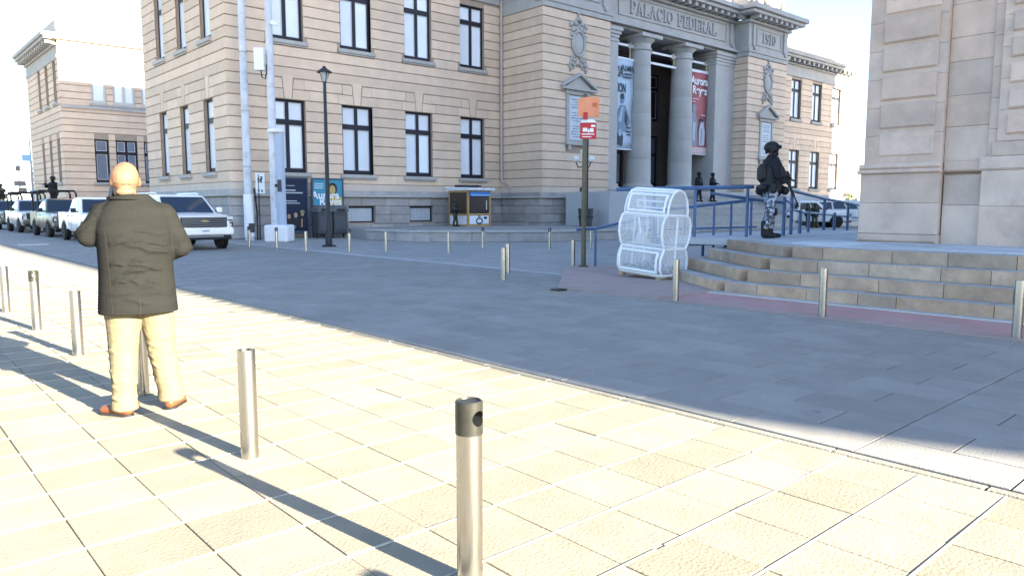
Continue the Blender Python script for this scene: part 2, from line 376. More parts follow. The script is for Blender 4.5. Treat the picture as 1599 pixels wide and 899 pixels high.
# ------------------------------------------------------------------ the setting
def inview(p, m=0.06):
    v = Vector(p) - cam.location; q = cam.rotation_euler.to_matrix().transposed() @ v
    if q.z > -0.2: return False
    return abs(q.x / -q.z) < 0.687 * (1 + m) and abs(q.y / -q.z) < 0.386 * (1 + m)
def sheet(name, x0, x1, y0, y1, z, material):
    o = MB().add([(x0, y0, z), (x1, y0, z), (x1, y1, z), (x0, y1, z)], [(0, 1, 2, 3)]).build(name, material); return struct(o)
sheet('ground', -1200, 1500, -1200, 1500, -0.06, 'ground')
pav = struct(MB().box(-8, 4.42, -3.2, 16.21, -0.058, -0.010).build('pavement', 'bed'))
road = struct(MB().box(4.547, 9.69, -3.2, 14.542, -0.057, -0.014).build('road', 'roadbed'))
sheet('pavement', -60, 4.44, 16.214, 400, 0.0, 'walkfar')
sheet('pavement', -60, -8.004, -60, 16.21, 0.0, 'walkfar')
sheet('pavement', -8.0, 4.44, -60, -3.204, 0.0, 'walkfar')
sheet('road', 4.54, 11.75, 14.546, 400, 0.0, 'roadfar')
sheet('road', 9.694, 11.75, 9.2, 14.542, 0.0, 'roadfar')
sheet('road', 4.54, 9.69, -60, -3.204, 0.0, 'roadfar')
sheet('plaza', 11.754, 500, 9.2, 300, 0.0, 'plaza')
sheet('plaza', 9.694, 500, -60, 9.196, 0.0, 'plaza')
o = MB()
for y in range(11, 40): o.box(11.66, 11.86, y, y + 0.985, -0.02, 0.007)
struct(o.build('kerb_band', mat('pale_kerb', (0.36, 0.37, 0.385), 0.85, var=0.12, rnd=0.08)))
PK = [(9.70, 7.4), (9.70, 9.45), (9.80, 9.75), (10.5, 10.38), (11.6, 11.42), (12.6, 12.4), (13.3, 12.85), (14.2, 12.8), (14.5, 11.6), (13.6, 10.0), (11.6, 7.4)]
struct(MB().plan(PK, -0.03, 0.028).build('red_pavement', 'pink'))
struct(MB().plan([(9.70, -20), (9.96, -20), (9.96, 7.394), (9.70, 7.394)], -0.03, 0.012).build('pavement_edge', 'pink'))
struct(MB().plan([(9.964, -20), (11.08, -20), (11.08, 7.394), (9.964, 7.394)], -0.03, 0.011).build('red_lane', 'red'))
m = MB()
y = -20
while y < 7.3:
    l = random.uniform(0.5, 1.6); m.box(11.084, 11.135 + random.uniform(-.008, .01), y, min(y + l, 7.39), -0.03, 0.013); y += l + random.choice((0.01, 0.02, 0.25))
struct(m.build('lane_line', 'white_paint'))
struct(MB().plan([(11.15, -20), (11.9, -20), (11.9, 7.3), (11.5, 7.394), (11.15, 7.394)], -0.03, 0.03).build('step_footing', 'tread'))
struct(MB().box(4.9, 5.9, 34.2, 34.5, -0.01, 0.006).build('road_marking', 'white_paint'))
# kerb between the pavement and the road
ke = struct(MB().box(4.422, 4.546, -3.2, 60, -0.056, -0.03).build('kerb', 'slot'))
for i in range(48):
    l = 0.836
    o = MB().bbox(4.446, 4.522, 0.05, 0.10, -3.0 + i * 0.84 + 0.004, -3.0 + i * 0.84 + l, 0.008,
                  fr=lambda u, d, z: Vector((u, z, d - 0.1015 - 0.001 * (i % 3)))).build('kerb_stone', 'kerb', ke)
def slab_mesh(name, w, l, material, b=0.009, k=0, near=0):
    r = random.Random(k); mb = MB()
    x0, x1, y0, y1 = -w / 2 + r.uniform(0, .002), w / 2 - r.uniform(0, .002), -l / 2 + r.uniform(0, .003), l / 2 - r.uniform(0, .003)
    q = near or b
    mb.add([(x0, y0, -.045), (x1, y0, -.045), (x1, y1, -.045), (x0, y1, -.045), (x0, y0, -b), (x1, y0, -b), (x1, y1, -b), (x0, y1, -b), (x0 + b, y0 + q, 0), (x1 - b, y0 + q, 0), (x1 - b, y1 - b, 0), (x0 + b, y1 - b, 0)],
           [(3, 2, 1, 0)] + [(i, (i + 1) % 4, 4 + (i + 1) % 4, 4 + i) for i in range(4)] + [(4 + i, 4 + (i + 1) % 4, 8 + (i + 1) % 4, 8 + i) for i in range(4)] + [(8, 9, 10, 11)])
    o = mb.build(name, material); me = o.data; bpy.data.objects.remove(o); return me
def lay(parent, name, cells, meshes, material):
    """nearest 300 slabs in view are objects, the rest one joined part"""
    cells.sort(key=lambda c: (not inview((c[0], c[1], 0)), c[0] ** 2 + c[1] ** 2))
    rest = MB()
    for k, (x, y, w, l) in enumerate(cells):
        dz = random.uniform(-.0022, .0012); rx = random.gauss(0, .0028); ry = random.gauss(0, .0028)
        if k < 300:
            me = random.choice(meshes[(w, l)])
            o = bpy.data.objects.new(name, me); COL.objects.link(o); o.parent = parent
            o.location = (x, y, dz); o.rotation_euler = (rx, ry, random.gauss(0, .0015))
        else:
            rest.bbox(x - w / 2, x + w / 2, -0.045, dz, y - l / 2, y + l / 2, .009, fr=lambda u, d, z: Vector((u, z, d)))
    stuff(rest.build(name + 's', material, parent))
cells = []
for i in range(29):
    for j in range(46):
        cells.append((4.42 - 0.415 * (i + 0.5), -3.11 + 0.42 * (j + 0.5), 0.4125, 0.412))
lay(pav, 'paving_slab', cells, {(0.4125, 0.412): [slab_mesh('paving_slab', 0.4125, 0.412, 'slab', .0022, k, .015) for k in range(6)]}, 'slab')
cells = []
cw = 5.14 / 12
for i in range(12):
    x = 4.545 + cw * (i + 0.5)
    for b in range(-2, 4):
        y0 = 1.94 + 4.2 * b
        if i % 2 == 0:
            for j in range(5): cells.append((x, y0 + 0.84 * (j + 0.5), 0.4225, 0.833))
        else:
            cells.append((x, y0 + 0.21, 0.4225, 0.413)); cells.append((x, y0 + 4.2 - 0.21, 0.4225, 0.413))
            for j in range(4): cells.append((x, y0 + 0.42 + 0.84 * (j + 0.5), 0.4225, 0.833))
cells = [c for c in cells if -3.1 < c[1] - c[3] / 2 and c[1] + c[3] / 2 < 14.56]
cells = [(c[0], c[1] + 0.006 * (1 if True else 0), c[2], c[3]) for c in cells]
lay(road, 'road_slab', cells, {k: [slab_mesh('road_slab', k[0], k[1], 'road', .004, q) for q in range(5)] for k in ((0.4225, 0.833), (0.4225, 0.413))}, 'road')

for j in range(46):
    y = -3.11 + 0.42 * j; g = MB(); x = -7.6 + random.uniform(0, .3)
    while x < 4.40:
        l = min(random.uniform(.8, 3.2), 4.41 - x); w0, w1 = random.uniform(.005, .0095), random.uniform(.005, .010)
        g.add([(x, y - w0, -.012), (x + l, y - w1, -.012), (x + l, y + w1, -.012), (x, y + w0, -.012), (x, y - w0 * .6, .0022), (x + l, y - w1 * .6, .0022), (x + l, y + w1 * .6, .0022), (x, y + w0 * .6, .0022)], [(4, 5, 6, 7), (0, 1, 5, 4), (2, 3, 7, 6), (1, 2, 6, 5), (3, 0, 4, 7)])
        x += l + random.choice((.0, .0, .06, .42))
    g.build('grout_line', 'grout', pav)
# unseen block inferred behind the viewer, outline shaped to shade road and palace
fS = frame((0, -30), (1, 0), (0, 1))
t = thing('shading_building', 'unseen tall block behind the viewer, outline shaped to shade road and palace', 'building', (40, -38, 0))
MB().prism([(10.1, 0), (10.1, 8.9), (9.45, 9.5), (9.1, 9.88), (8.78, 10.3), (8.98, 10.94), (9.75, 13.25), (12.1, 19.2), (16.0, 27), (20.0, 34.0), (20.0, 35.0), (79.4, 35.0), (79.4, 0)], -1.0, 0, fS).build('wall', 'band', t)
MB().box(24, 79, -46, -31.01, 0, 33.5).build('wall', 'band', t)
MB().prism([(19.8, 35.001), (19.8, 35.1), (79.6, 35.1), (79.6, 35.001)], -1.2, -0.1, fS).build('parapet', 'grey', t)
# ------------------------------------------------------------------ the palace
PAL = thing('palace', 'two-storey tan rusticated palace with columned portico and carved frieze', 'building', (42.5, 34, 0))
FX, FY = 13.15, 34.0
PX0, PX1, PY = 29.35, 34.85, 30.5          # near pavilion
QX0, QX1 = 50.2, 55.7                      # far pavilion
WX1 = 74.0
CY = 32.3                                  # column axis
fW = frame((FX, FY), (1, 0), (0, -1)); fE = frame((FX, FY), (0, 1), (-1, 0))
fP = frame((PX0, PY), (1, 0), (0, -1)); fPr = frame((PX0, PY), (0, 1), (-1, 0))
fQ = frame((QX0, PY), (1, 0), (0, -1)); fQr = frame((QX0, PY), (0, 1), (-1, 0))
fR = frame((QX1, FY), (1, 0), (0, -1)); fC = frame((0, CY), (1, 0), (0, -1))
Z0, PITCHZ = 2.60, 0.49

def core(fr, u0, u1, z0, z1, ops, th, name='wall', material='mortar', d0=0.0):
    us = sorted({u0, u1, *[o[0] for o in ops], *[o[1] for o in ops]}); zs = sorted({z0, z1, *[o[2] for o in ops], *[o[3] for o in ops]})
    us = [u for u in us if u0 <= u <= u1]; zs = [z for z in zs if z0 <= z <= z1]
    m = MB()
    for a, b in zip(us, us[1:]):
        for c, d in zip(zs, zs[1:]):
            if any(o[0] < (a + b) / 2 < o[1] and o[2] < (c + d) / 2 < o[3] for o in ops): continue
            m.box(a, b, d0 - th, d0, c, d, fr=fr)
    return m.build(name, material, PAL)
def segs(u0, u1, z0, z1, cuts):
    out = [(u0, u1)]
    for c in cuts:
        if c[2] < z1 - .02 and c[3] > z0 + .02:
            n = []
            for a, b in out:
                if c[1] <= a or c[0] >= b: n.append((a, b)); continue
                if c[0] > a: n.append((a, c[0]))
                if c[1] < b: n.append((c[1], b))
            out = n
    return [s for s in out if s[1] - s[0] > .06]
def courses(fr, u0, u1, k0, k1, cuts, single=True, proud=0.055, material='stone', target=None):
    for k in range(k0, k1):
        z = Z0 + PITCHZ * k
        for a, b in segs(u0, u1, z, z + PITCHZ, cuts):
            m = target or MB()
            m.bbox(a, b, -0.03, proud, z + 0.022, z + PITCHZ - 0.022, 0.016, fr=fr, j=.004)
            if not target: m.build('stone_course', material, PAL)
def voussoirs(fr, c, w):
    h = w / 2
    def piece(poly):
        m = MB(); m.prism(poly, -0.03, 0.058, fr); m.build('voussoir', 'stone', PAL)
    z = 6.545; t = 7.0
    piece([(c - .17, z), (c + .17, z), (c + .27, 7.62), (c - .27, 7.62)])
    for s in (-1, 1):
        P = [(c + s * .21, z), (c + s * (h + .19), z), (c + s * (h + .19), t - .02), (c + s * .255, t - .02)]
        piece(P if s > 0 else P[::-1])
        P = [(c + s * .26, t + .02), (c + s * .825, t + .02), (c + s * .825, 7.47), (c + s * .31, 7.47)]
        piece(P if s > 0 else P[::-1])
def vcuts(c, w): return [(c - w / 2 - .2, c + w / 2 + .2, 6.52, 7.01), (c - .84, c + .84, 7.01, 7.50)]
def window(fr, c, w, z0, z1, cols=2, tr=0.66, pane='pane', root=PAL, dep=0.15, fcol='frame'):
    h = w / 2; f = MB(); zt = z0 + (z1 - z0) * tr; a = .13
    f.box(c - h, c - h + a, -dep - .12, -dep, z0, z1, fr=fr); f.box(c + h - a, c + h, -dep - .12, -dep, z0, z1, fr=fr)
    f.box(c - h + a, c + h - a, -dep - .12, -dep, z0, z0 + .22, fr=fr); f.box(c - h + a, c + h - a, -dep - .12, -dep, z1 - .11, z1, fr=fr)
    f.box(c - h + a, c + h - a, -dep - .12, -dep + .03, zt, zt + .24, fr=fr)
    xs = [c - h + a, c + h - a]
    if cols == 2:
        for (q0, q1) in ((z0 + .22, zt), (zt + .24, z1 - .11)): f.box(c - .09, c + .09, -dep - .12, -dep + .012, q0, q1, fr=fr)
        xs = [c - h + a, c - .09, c + .09, c + h - a]
    wo = f.build('window', fcol, root)
    for i in range(0, len(xs), 2):
        for (q0, q1) in ((z0 + .22, zt), (zt + .24, z1 - .11)):
            p = MB(); p.box(xs[i] - .01, xs[i + 1] + .01, -dep - .10, -dep - .055, q0 - .01, q1 + .01, fr=fr); p.build('pane', pane, wo)
            p = MB(); e = .045; A, B = xs[i], xs[i + 1]
            for bx in ((A, A + e, q0, q1), (B - e, B, q0, q1), (A + e, B - e, q0, q0 + e), (A + e, B - e, q1 - e, q1)):
                p.box(bx[0], bx[1], -dep - .055, -dep - .025, bx[2], bx[3], fr=fr)
            p.build('sash', flat('sash_white', (0.55, 0.57, 0.62)), wo)
    return wo
def sill(fr, c, w, z, root=PAL, material='grey'):
    m = MB(); m.box(c - w / 2 - .17, c + w / 2 + .17, -.3, .20, z - .17, z, fr=fr); m.box(c - w / 2 - .12, c + w / 2 + .12, -.1, .13, z - .25, z - .171, fr=fr)
    m.build('sill', material, root, bevel=.012)
def plinth(fr, u0, u1, cuts, d=0.12, zt=2.02):
    rows = [(0.02, .58, d + .06), (.60, 1.06, d), (1.07, 1.52, d), (1.53, 1.93, d)]
    for z0, z1, dd in rows:
        for a, b in segs(u0, u1, z0, z1, cuts):
            u = a
            while u < b - .05:
                l = random.uniform(.8, 1.5)
                if b - u - l < .5: l = b - u
                MB().bbox(u + .006, u + l - .006, -.05, dd, z0, z1 - .008, .012, fr=fr, j=.006).build('plinth_stone', 'plinth', PAL); u += l
    MB().box(u0 - .0, u1 + .0, -.06, d + .16, 1.95, 2.06, fr=fr).build('plinth_moulding', 'grey', PAL, bevel=.03)
    MB().box(u0, u1, -.05, d + .03, 2.062, 2.28, fr=fr).build('plinth_moulding', 'plinth', PAL, bevel=.01)

# near wing, front
wc = [2.85, 6.55, 10.30, 14.00]; WW = 1.76
gz = (3.09, 6.52); uz = (9.22, 12.68)
L1 = PX0 - FX
bas = [(c - .78, c + .78, .66, 1.50) for c in (6.65, 10.35)]
ops = [(c - WW / 2, c + WW / 2, *gz) for c in wc] + [(c - WW / 2, c + WW / 2, *uz) for c in wc] + bas
core(fW, 0, L1, 0, 16.2, ops, .6)
cuts = ops + [(c - WW / 2 - .17, c + WW / 2 + .17, z - .26, z) for c in wc for z in (9.22,)] + [q for c in wc for q in vcuts(c, WW)]
courses(fW, -.055, L1, 0, 21, cuts)
for c in wc:
    voussoirs(fW, c, WW); window(fW, c, WW, *gz); window(fW, c, WW, *uz, tr=.70); sill(fW, c, WW, gz[0]); sill(fW, c, WW, uz[0])
MB().box(-.03, L1, -.05, .03, 2.285, 2.6, fr=fW).build('stone_band', 'band', PAL)
plinth(fW, -.18, L1, bas)
for b in bas:
    w = MB(); x0, x1, z0, z1 = b
    w.box(x0, x1, -.18, -.06, z0, z0 + .07, fr=fW); w.box(x0, x1, -.18, -.06, z1 - .09, z1, fr=fW); w.box(x0, x0 + .09, -.18, -.06, z0 + .07, z1 - .09, fr=fW); w.box(x1 - .09, x1, -.18, -.06, z0 + .07, z1 - .09, fr=fW)
    wo = w.build('cellar_window', 'frame', PAL)
    for k in range(15):
        a = x0 + .09 + k * (x1 - x0 - .18) / 15
        MB().box(a + .012, a + .085, -.16, -.10, z0 + .07, z1 - .09, fr=fW).build('slat', flat('grille_grey', (0.5, 0.53, 0.56)), wo)
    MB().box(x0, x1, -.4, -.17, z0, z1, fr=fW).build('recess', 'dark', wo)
# near wing, street side
sc = [2.35, 5.70, 9.05]; SW = 1.30
ops = [(c - SW / 2, c + SW / 2, *gz) for c in sc] + [(c - SW / 2, c + SW / 2, *uz) for c in sc]
core(fE, .6, 12.0, 0, 16.2, ops, .6)
cuts = ops + [(c - SW / 2 - .17, c + SW / 2 + .17, 8.96, 9.22) for c in sc] + [q for c in sc for q in vcuts(c, SW)]
courses(fE, -.03, 12.0, 0, 21, cuts)
for c in sc:
    voussoirs(fE, c, SW); window(fE, c, SW, *gz, cols=1, tr=.68); window(fE, c, SW, *uz, cols=1, tr=.70); sill(fE, c, SW, gz[0]); sill(fE, c, SW, uz[0])
MB().box(-.0, 12, -.05, .035, 2.285, 2.6, fr=fE).build('stone_band', 'band', PAL)
plinth(fE, -.1, 12, [])
MB().box(FX + .62, FX + 15, 45.4, 46.0, 0, 16.2).build('wall', 'stone', PAL)
MB().box(FX + .6, WX1 - .6, 35.0, 45.4, 15.6, 15.8).build('roof', 'grey', PAL)
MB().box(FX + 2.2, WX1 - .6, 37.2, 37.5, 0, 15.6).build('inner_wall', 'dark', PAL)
def cornice(fr, u0, u1, z, root=PAL, big=1.0, step=.8, ends=(0, 0), mods=True):
    MB().box(u0 - ends[0] * .12, u1 + ends[1] * .12, -.2, .12, z - 1.35, z - 1.05, fr=fr).build('architrave', 'grey', root, bevel=.03)
    MB().box(u0 - ends[0] * .06, u1 + ends[1] * .06, -.2, .06, z - 1.045, z - .42, fr=fr).build('frieze_band', 'grey', root)
    MB().box(u0 - ends[0] * .25, u1 + ends[1] * .25, -.2, .25, z - .415, z - .28, fr=fr).build('cornice_moulding', 'grey', root, bevel=.04)
    if mods:
        n = int((u1 - u0) / step)
        for k in range(n):
            u = u0 + (k + .5) * (u1 - u0) / n
            MB().box(u - .15, u + .15, .1, .72 * big, z - .275, z - .02, fr=fr).build('modillion', 'grey', root)
    c = MB(); c.box(u0 - ends[0] * .85 * big, u1 + ends[1] * .85 * big, -.3, .85 * big, z, z + .22, fr=fr); c.box(u0 - ends[0] * 1.0 * big, u1 + ends[1] * 1.0 * big, -.3, 1.0 * big, z + .222, z + .5, fr=fr)
    c.build('cornice', 'grey', root, bevel=.05)
cornice(fW, 0, L1, 14.35, ends=(1, 0)); cornice(fE, .85, 12, 14.352, ends=(0, 0))
MB().box(FX + .1, PX0, 34.1, 34.5, 14.852, 16.3).build('parapet', 'band', PAL)
# downpipe in the corner by the pavilion
d = MB(); d.tube([(29.18, 33.8, 14), (29.18, 33.8, 3.1), (29.2, 33.72, 2.95), (29.32, 33.3, 2.75), (29.33, 33.2, 2.6), (29.33, 33.2, 0.4)], .085, 10)
for z in (2.5, 6, 9.5): d.cyl((29.2 if z > 3 else 29.33, 33.8 if z > 3 else 33.2, z), (29.2 if z > 3 else 29.33, 33.8 if z > 3 else 33.2, z + .12), .11)
d.build('downpipe', mat('pipe_paint', (0.44, 0.36, 0.32), 0.6), PAL, smooth=40)

# pavilions
def pavilion(fr, frr, depth, near, plaque):
    Wd = 5.5 if not near else PX1 - PX0
    core(fr, 0, Wd, 0, 15.0, [], .8); core(frr, .8, depth, 0, 15.0, [], .6)
    courses(fr, -.055, Wd + .055, 0, 20, [(Wd / 2 - .95, Wd / 2 + .95, 5.0, 8.1)])
    courses(frr, -.03, depth - .03, 0, 20, [])
    MB().box(-.03, Wd, -.05, .03, 2.285, 2.6, fr=fr).build('stone_band', 'band', PAL); MB().box(-.0, depth, -.05, .035, 2.285, 2.6, fr=frr).build('stone_band', 'band', PAL)
    plinth(fr, -.18, Wd + .0, []); plinth(frr, -.10, depth - .2, [])
    # plaque with its frame and pediment
    c = Wd / 2
    p = MB(); p.box(c - .95, c + .95, -.02, .03, 5.0, 8.1, fr=fr)
    p.box(c - .95, c - .72, .031, .14, 5.25, 7.85, fr=fr); p.box(c + .72, c + .95, .031, .14, 5.25, 7.85, fr=fr); p.box(c - 1.02, c + 1.02, .031, .17, 7.852, 8.1, fr=fr); p.box(c - 1.0, c + 1.0, .031, .2, 5.0, 5.248, fr=fr)
    p.box(c - .8, c - .6, .031, .16, 4.72, 4.998, fr=fr); p.box(c + .6, c + .8, .031, .16, 4.72, 4.998, fr=fr)
    po = p.build('plaque_frame', 'grey', PAL, bevel=.02)
    MB().box(c - .70, c + .70, .032, .07, 5.3, 7.8, fr=fr).build('plaque', mat('plaque_marble' + ('' if near else '_far'), (0.50, 0.53, 0.58), .5, var=.06), po)
    tx = MB()
    rr = random.Random(5 if near else 6)
    for k in range(15):
        z = 7.6 - k * .15; h = rr.uniform(.3, .58)
        if k in (4, 9): continue
        u = c - h
        while u < c + h:
            l = rr.uniform(.05, .22); tx.box(u, min(u + l, c + h), .0705, .074, z - .035, z + .03 * rr.random(), fr=fr); u += l + .05
    tx.build('inscription', flat('inscription_grey', (.12, .13, .16)), po)
    q = MB(); q.prism([(c - 1.25, 8.15), (c + 1.25, 8.15), (c, 8.95)], -.02, .16, fr); 
    po2 = q.build('pediment', 'grey', PAL)
    q = MB(); q.box(c - 1.38, c + 1.38, -.02, .34, 8.102, 8.22, fr=fr)
    for s in (-1, 1):
        P = [(c + s * 1.42, 8.225), (c + s * 1.42, 8.36), (c, 9.12), (c, 8.96)]
        q.prism(P if s < 0 else P[::-1], -.02, .34, fr)
    q.build('raking_cornice', 'grey', po2)
    # carved cartouche: oval boss in a ring, crown above, garlands below
    m = MB()
    ring = [fr(c + .50 * math.cos(a), .12, 10.75 + .68 * math.sin(a)) for a in [2 * math.pi * k / 28 for k in range(28)]]
    m.tube(ring, .085, 8, closed=True)
    rz = fr(1, 0, 0) - fr(0, 0, 0)
    m.ell(fr(c, .06, 10.75), (.45, .12, .62))
    ca = m.build('cartouche', 'grey', PAL, smooth=40)
    m = MB()
    r2 = random.Random(3)
    for s in (-1, 1):
        for (u, z, r) in ((.2, 11.55, .16), (.45, 11.5, .17), (.62, 11.75, .15), (.3, 11.85, .15), (.55, 11.2, .12), (.62, 10.95, .09), (.12, 12.05, .12), (.5, 9.95, .12), (.4, 9.8, .13), (.55, 9.6, .13), (.2, 9.85, .11), (.35, 9.5, .1), (.62, 9.35, .1), (.1, 9.6, .09)):
            m.ell(fr(c + s * u, .07, z), (r, .14, r * r2.uniform(.8, 1.2)), 9, 6)
        m.tube([fr(c + s * (.35 + .3 * math.cos(t)), .12, 11.62 + .3 * math.sin(t)) for t in [k * .5 for k in range(10)]], .05, 6)
        m.tube([fr(c + s * (.45 + .24 * math.cos(t)), .10, 9.62 - .28 * math.sin(t)) for t in [k * .5 for k in range(10)]], .045, 6)
        m.tube([fr(c + s * .55, .1, 9.9), fr(c + s * .75, .1, 9.5), fr(c + s * .62, .1, 9.15)], .05, 6)
    m.tube([fr(c, .1, 12.0), fr(c, .12, 12.35)], .07, 6); m.ell(fr(c, .1, 12.4), (.1, .1, .1), 8, 6)
    m.build('garland', 'grey', ca, smooth=True)
    # entablature block with panel
    MB().box(-.1, Wd + .1, -.5, .11, 12.43, 12.72, fr=fr).build('architrave', 'grey', PAL, bevel=.03)
    MB().box(-.16, Wd + .16, -.5, .17, 12.723, 13.1, fr=fr).build('architrave', 'grey', PAL, bevel=.03)
    MB().box(-.08, depth, -.3, .094, 12.40, 13.09, fr=frr).build('architrave', 'grey', PAL, bevel=.03)
    MB().box(-.05, Wd + .05, -.5, .05, 13.103, 14.8, fr=fr).build('frieze_block', 'grey', PAL)
    MB().box(.0, depth, -.3, .051, 13.104, 14.8, fr=frr).build('frieze_block', 'grey', PAL)
    f = MB(); a, b, z0, z1 = .95, Wd - .95, 13.3, 14.6
    f.box(a, b, .051, .12, z0, z0 + .12, fr=fr); f.box(a, b, .051, .12, z1 - .12, z1, fr=fr); f.box(a, a + .12, .051, .12, z0 + .12, z1 - .12, fr=fr); f.box(b - .12, b, .051, .12, z0 + .12, z1 - .12, fr=fr)
    for u in (.55, Wd - .55): f.box(u - .16, u + .16, .051, .18, 13.15, 14.7, fr=fr); f.cyl(fr(u, .1, 13.05), fr(u, .3, 13.05), .16)
    f.build('panel_frame', 'grey', PAL, bevel=.015)
    MB().box(-.25, Wd + .25, -.5, .28, 14.803, 15.0, fr=fr).build('cornice_moulding', 'grey', PAL, bevel=.04)
    MB().box(.55, depth, -.3, .25, 14.804, 15.0, fr=frr).build('cornice_moulding', 'grey', PAL)
    n = 8
    for k in range(n):
        u = -.3 + (k + .5) * (Wd + .6) / n
        MB().box(u - .15, u + .15, .1, .85, 15.003, 15.25, fr=fr).build('modillion', 'grey', PAL)
    for k in range(3):
        u = .3 + k * .8; MB().box(u - .15, u + .15, .1, .85, 15.003, 15.25, fr=frr).build('modillion', 'grey', PAL)
    for (e, z0, z1) in ((.98, 15.253, 15.5), (1.18, 15.502, 15.85)):
        MB().box(-e, Wd + e, -1.0, e, z0, z1, fr=fr).build('cornice', 'grey', PAL, bevel=.05)
        MB().box(1.0, depth + .2, -.6, e, z0 + .0015, z1 - .0015, fr=frr).build('cornice', 'grey', PAL, bevel=.05)
    MB().box(.0, Wd, -2.2, -.25, 15.852, 18.4, fr=fr).build('attic', 'grey', PAL, bevel=.05)
    m = MB()
    for s in (-1, 1):
        m.tube([fr(c + s * (1.0 + (.75 - .09 * k) * math.cos(.55 * k - 1.2)), -.15, 17.0 + (.8 - .09 * k) * math.sin(.55 * k - 1.2)) for k in range(9)], .13, 8)
        m.box(c + s * 2.1 - .18, c + s * 2.1 + .18, -.25, -.05, 16.0, 18.2, fr=fr)
    m.ell(fr(c, -.15, 17.0), (.5, .25, .7)); m.build('scroll', 'grey', PAL, smooth=40)
MB().box(PX1 - .5, PX1 + .3, 31.7, 33.6, 12.65, 15.8).build('entablature_core', 'grey', PAL); MB().box(QX0 - .3, QX0 + .5, 31.7, 33.6, 12.65, 15.8).build('entablature_core', 'grey', PAL)
pavilion(fP, fPr, FY - PY, True, None); pavilion(fQ, fQr, CY - PY + 1.2, False, None)
MB().box(PX0 + .6, PX1, PY + .8, FY, 0, 15.2).build('wall', 'mortar', PAL)
MB().box(QX0 + .6, QX1, PY + .8, FY + .4, 0, 15.2).build('wall', 'mortar', PAL)
# far wing
rc = [3.9, 8.30, 12.15, 16.05]; L2 = WX1 - QX1
ops = [(c - WW / 2, c + WW / 2, *gz) for c in rc] + [(c - WW / 2, c + WW / 2, *uz) for c in rc]
core(fR, 0, L2, 0, 15.2, ops, .6)
cuts = ops + [(c - WW / 2 - .17, c + WW / 2 + .17, 8.96, 9.22) for c in rc] + [q for c in rc for q in vcuts(c, WW)]
T = MB(); courses(fR, 0, L2, 0, 21, cuts, target=T); stuff(T.build('stone_courses', 'stone', PAL))
for c in rc:
    voussoirs(fR, c, WW); window(fR, c, WW, *gz); window(fR, c, WW, *uz, tr=.70); sill(fR, c, WW, gz[0]); sill(fR, c, WW, uz[0])
MB().box(0, L2, -.05, .14, 0, 2.0, fr=fR).build('plinth', 'plinth', PAL); MB().box(0, L2, -.05, .26, 2.0, 2.2, fr=fR).build('plinth_moulding', 'grey', PAL); MB().box(0, L2, -.05, .03, 2.202, 2.6, fr=fR).build('stone_band', 'band', PAL)
cornice(fR, 0, L2, 14.25, ends=(0, 1), step=.85); MB().box(.2, L2 - .3, -.8, -.2, 14.752, 16.1, fr=fR).build('parapet', 'band', PAL)
MB().box(WX1 - .6, WX1, 34.6, 45.4, 0, 15.2).build('wall', 'stone', PAL); MB().box(FX + 15, WX1 - .6, 45.4, 46, 0, 15.2).build('wall', 'stone', PAL)

# portico: floor, steps, columns, entablature
MB().box(PX1 + .02, QX0 - .08, 29.6, 37.2, 0, 2.5).build('portico_floor', 'grey', PAL)
for k in range(13):
    z1 = 2.5 - .18 * (k + 1); y1 = 29.6 - .36 * k
    MB().box(PX1 + 1.2, QX0 - 1.2, y1 - .36, y1 - .002, 0, z1).build('stair_step', 'tread', PAL, bevel=.02)
for (x0, x1) in ((28.0, PX1 + 1.18), (QX0 - 1.18, QX1)):
    MB().box(x0 if x0 > 40 else 30.6, x1, 26.6, 29.9, 0, 2.3).build('stair_cheek', mat('granite' + str(int(x0)), (0.40, 0.405, 0.42), .7, var=.12, scale=10), PAL, bevel=.05)
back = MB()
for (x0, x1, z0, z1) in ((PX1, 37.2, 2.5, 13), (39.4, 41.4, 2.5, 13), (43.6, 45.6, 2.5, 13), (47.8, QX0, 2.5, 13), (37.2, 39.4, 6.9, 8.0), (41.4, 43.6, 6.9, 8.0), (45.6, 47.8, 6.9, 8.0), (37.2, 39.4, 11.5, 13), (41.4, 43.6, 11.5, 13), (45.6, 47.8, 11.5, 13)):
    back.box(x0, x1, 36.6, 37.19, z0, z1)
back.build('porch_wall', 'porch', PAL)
for x in (37.2, 41.4, 45.6):
    d = MB()
    for (a, b, z0, z1) in ((0, .14, 2.5, 6.9), (2.06, 2.2, 2.5, 6.9), (.14, 2.06, 6.75, 6.9), (.14, 2.06, 5.4, 5.55), (1.04, 1.16, 2.5, 5.4)): d.box(x + a, x + b, 36.8, 36.95, z0, z1)
    do = d.build('door', 'frame', PAL)
    for a in (.14, 1.16): MB().box(x + a, x + a + .9, 36.85, 36.92, 3.3, 5.4).build('pane', 'panedark', do); MB().box(x + a, x + a + .9, 36.86, 36.93, 2.5, 3.3).build('door_panel', 'dark', do)
    MB().box(x + .14, x + 2.06, 36.85, 36.92, 5.55, 6.75).build('pane', 'panedark', do)
    window(frame((x + 1.1, 36.8), (1, 0), (0, -1)), 0, 2.2, 8.0, 11.5, pane='dark', dep=.0)
MB().box(PX1, QX0, 31.2, 37.2, 12.75, 12.95).build('soffit', 'grey', PAL)
COLX = (39.98, 44.62)
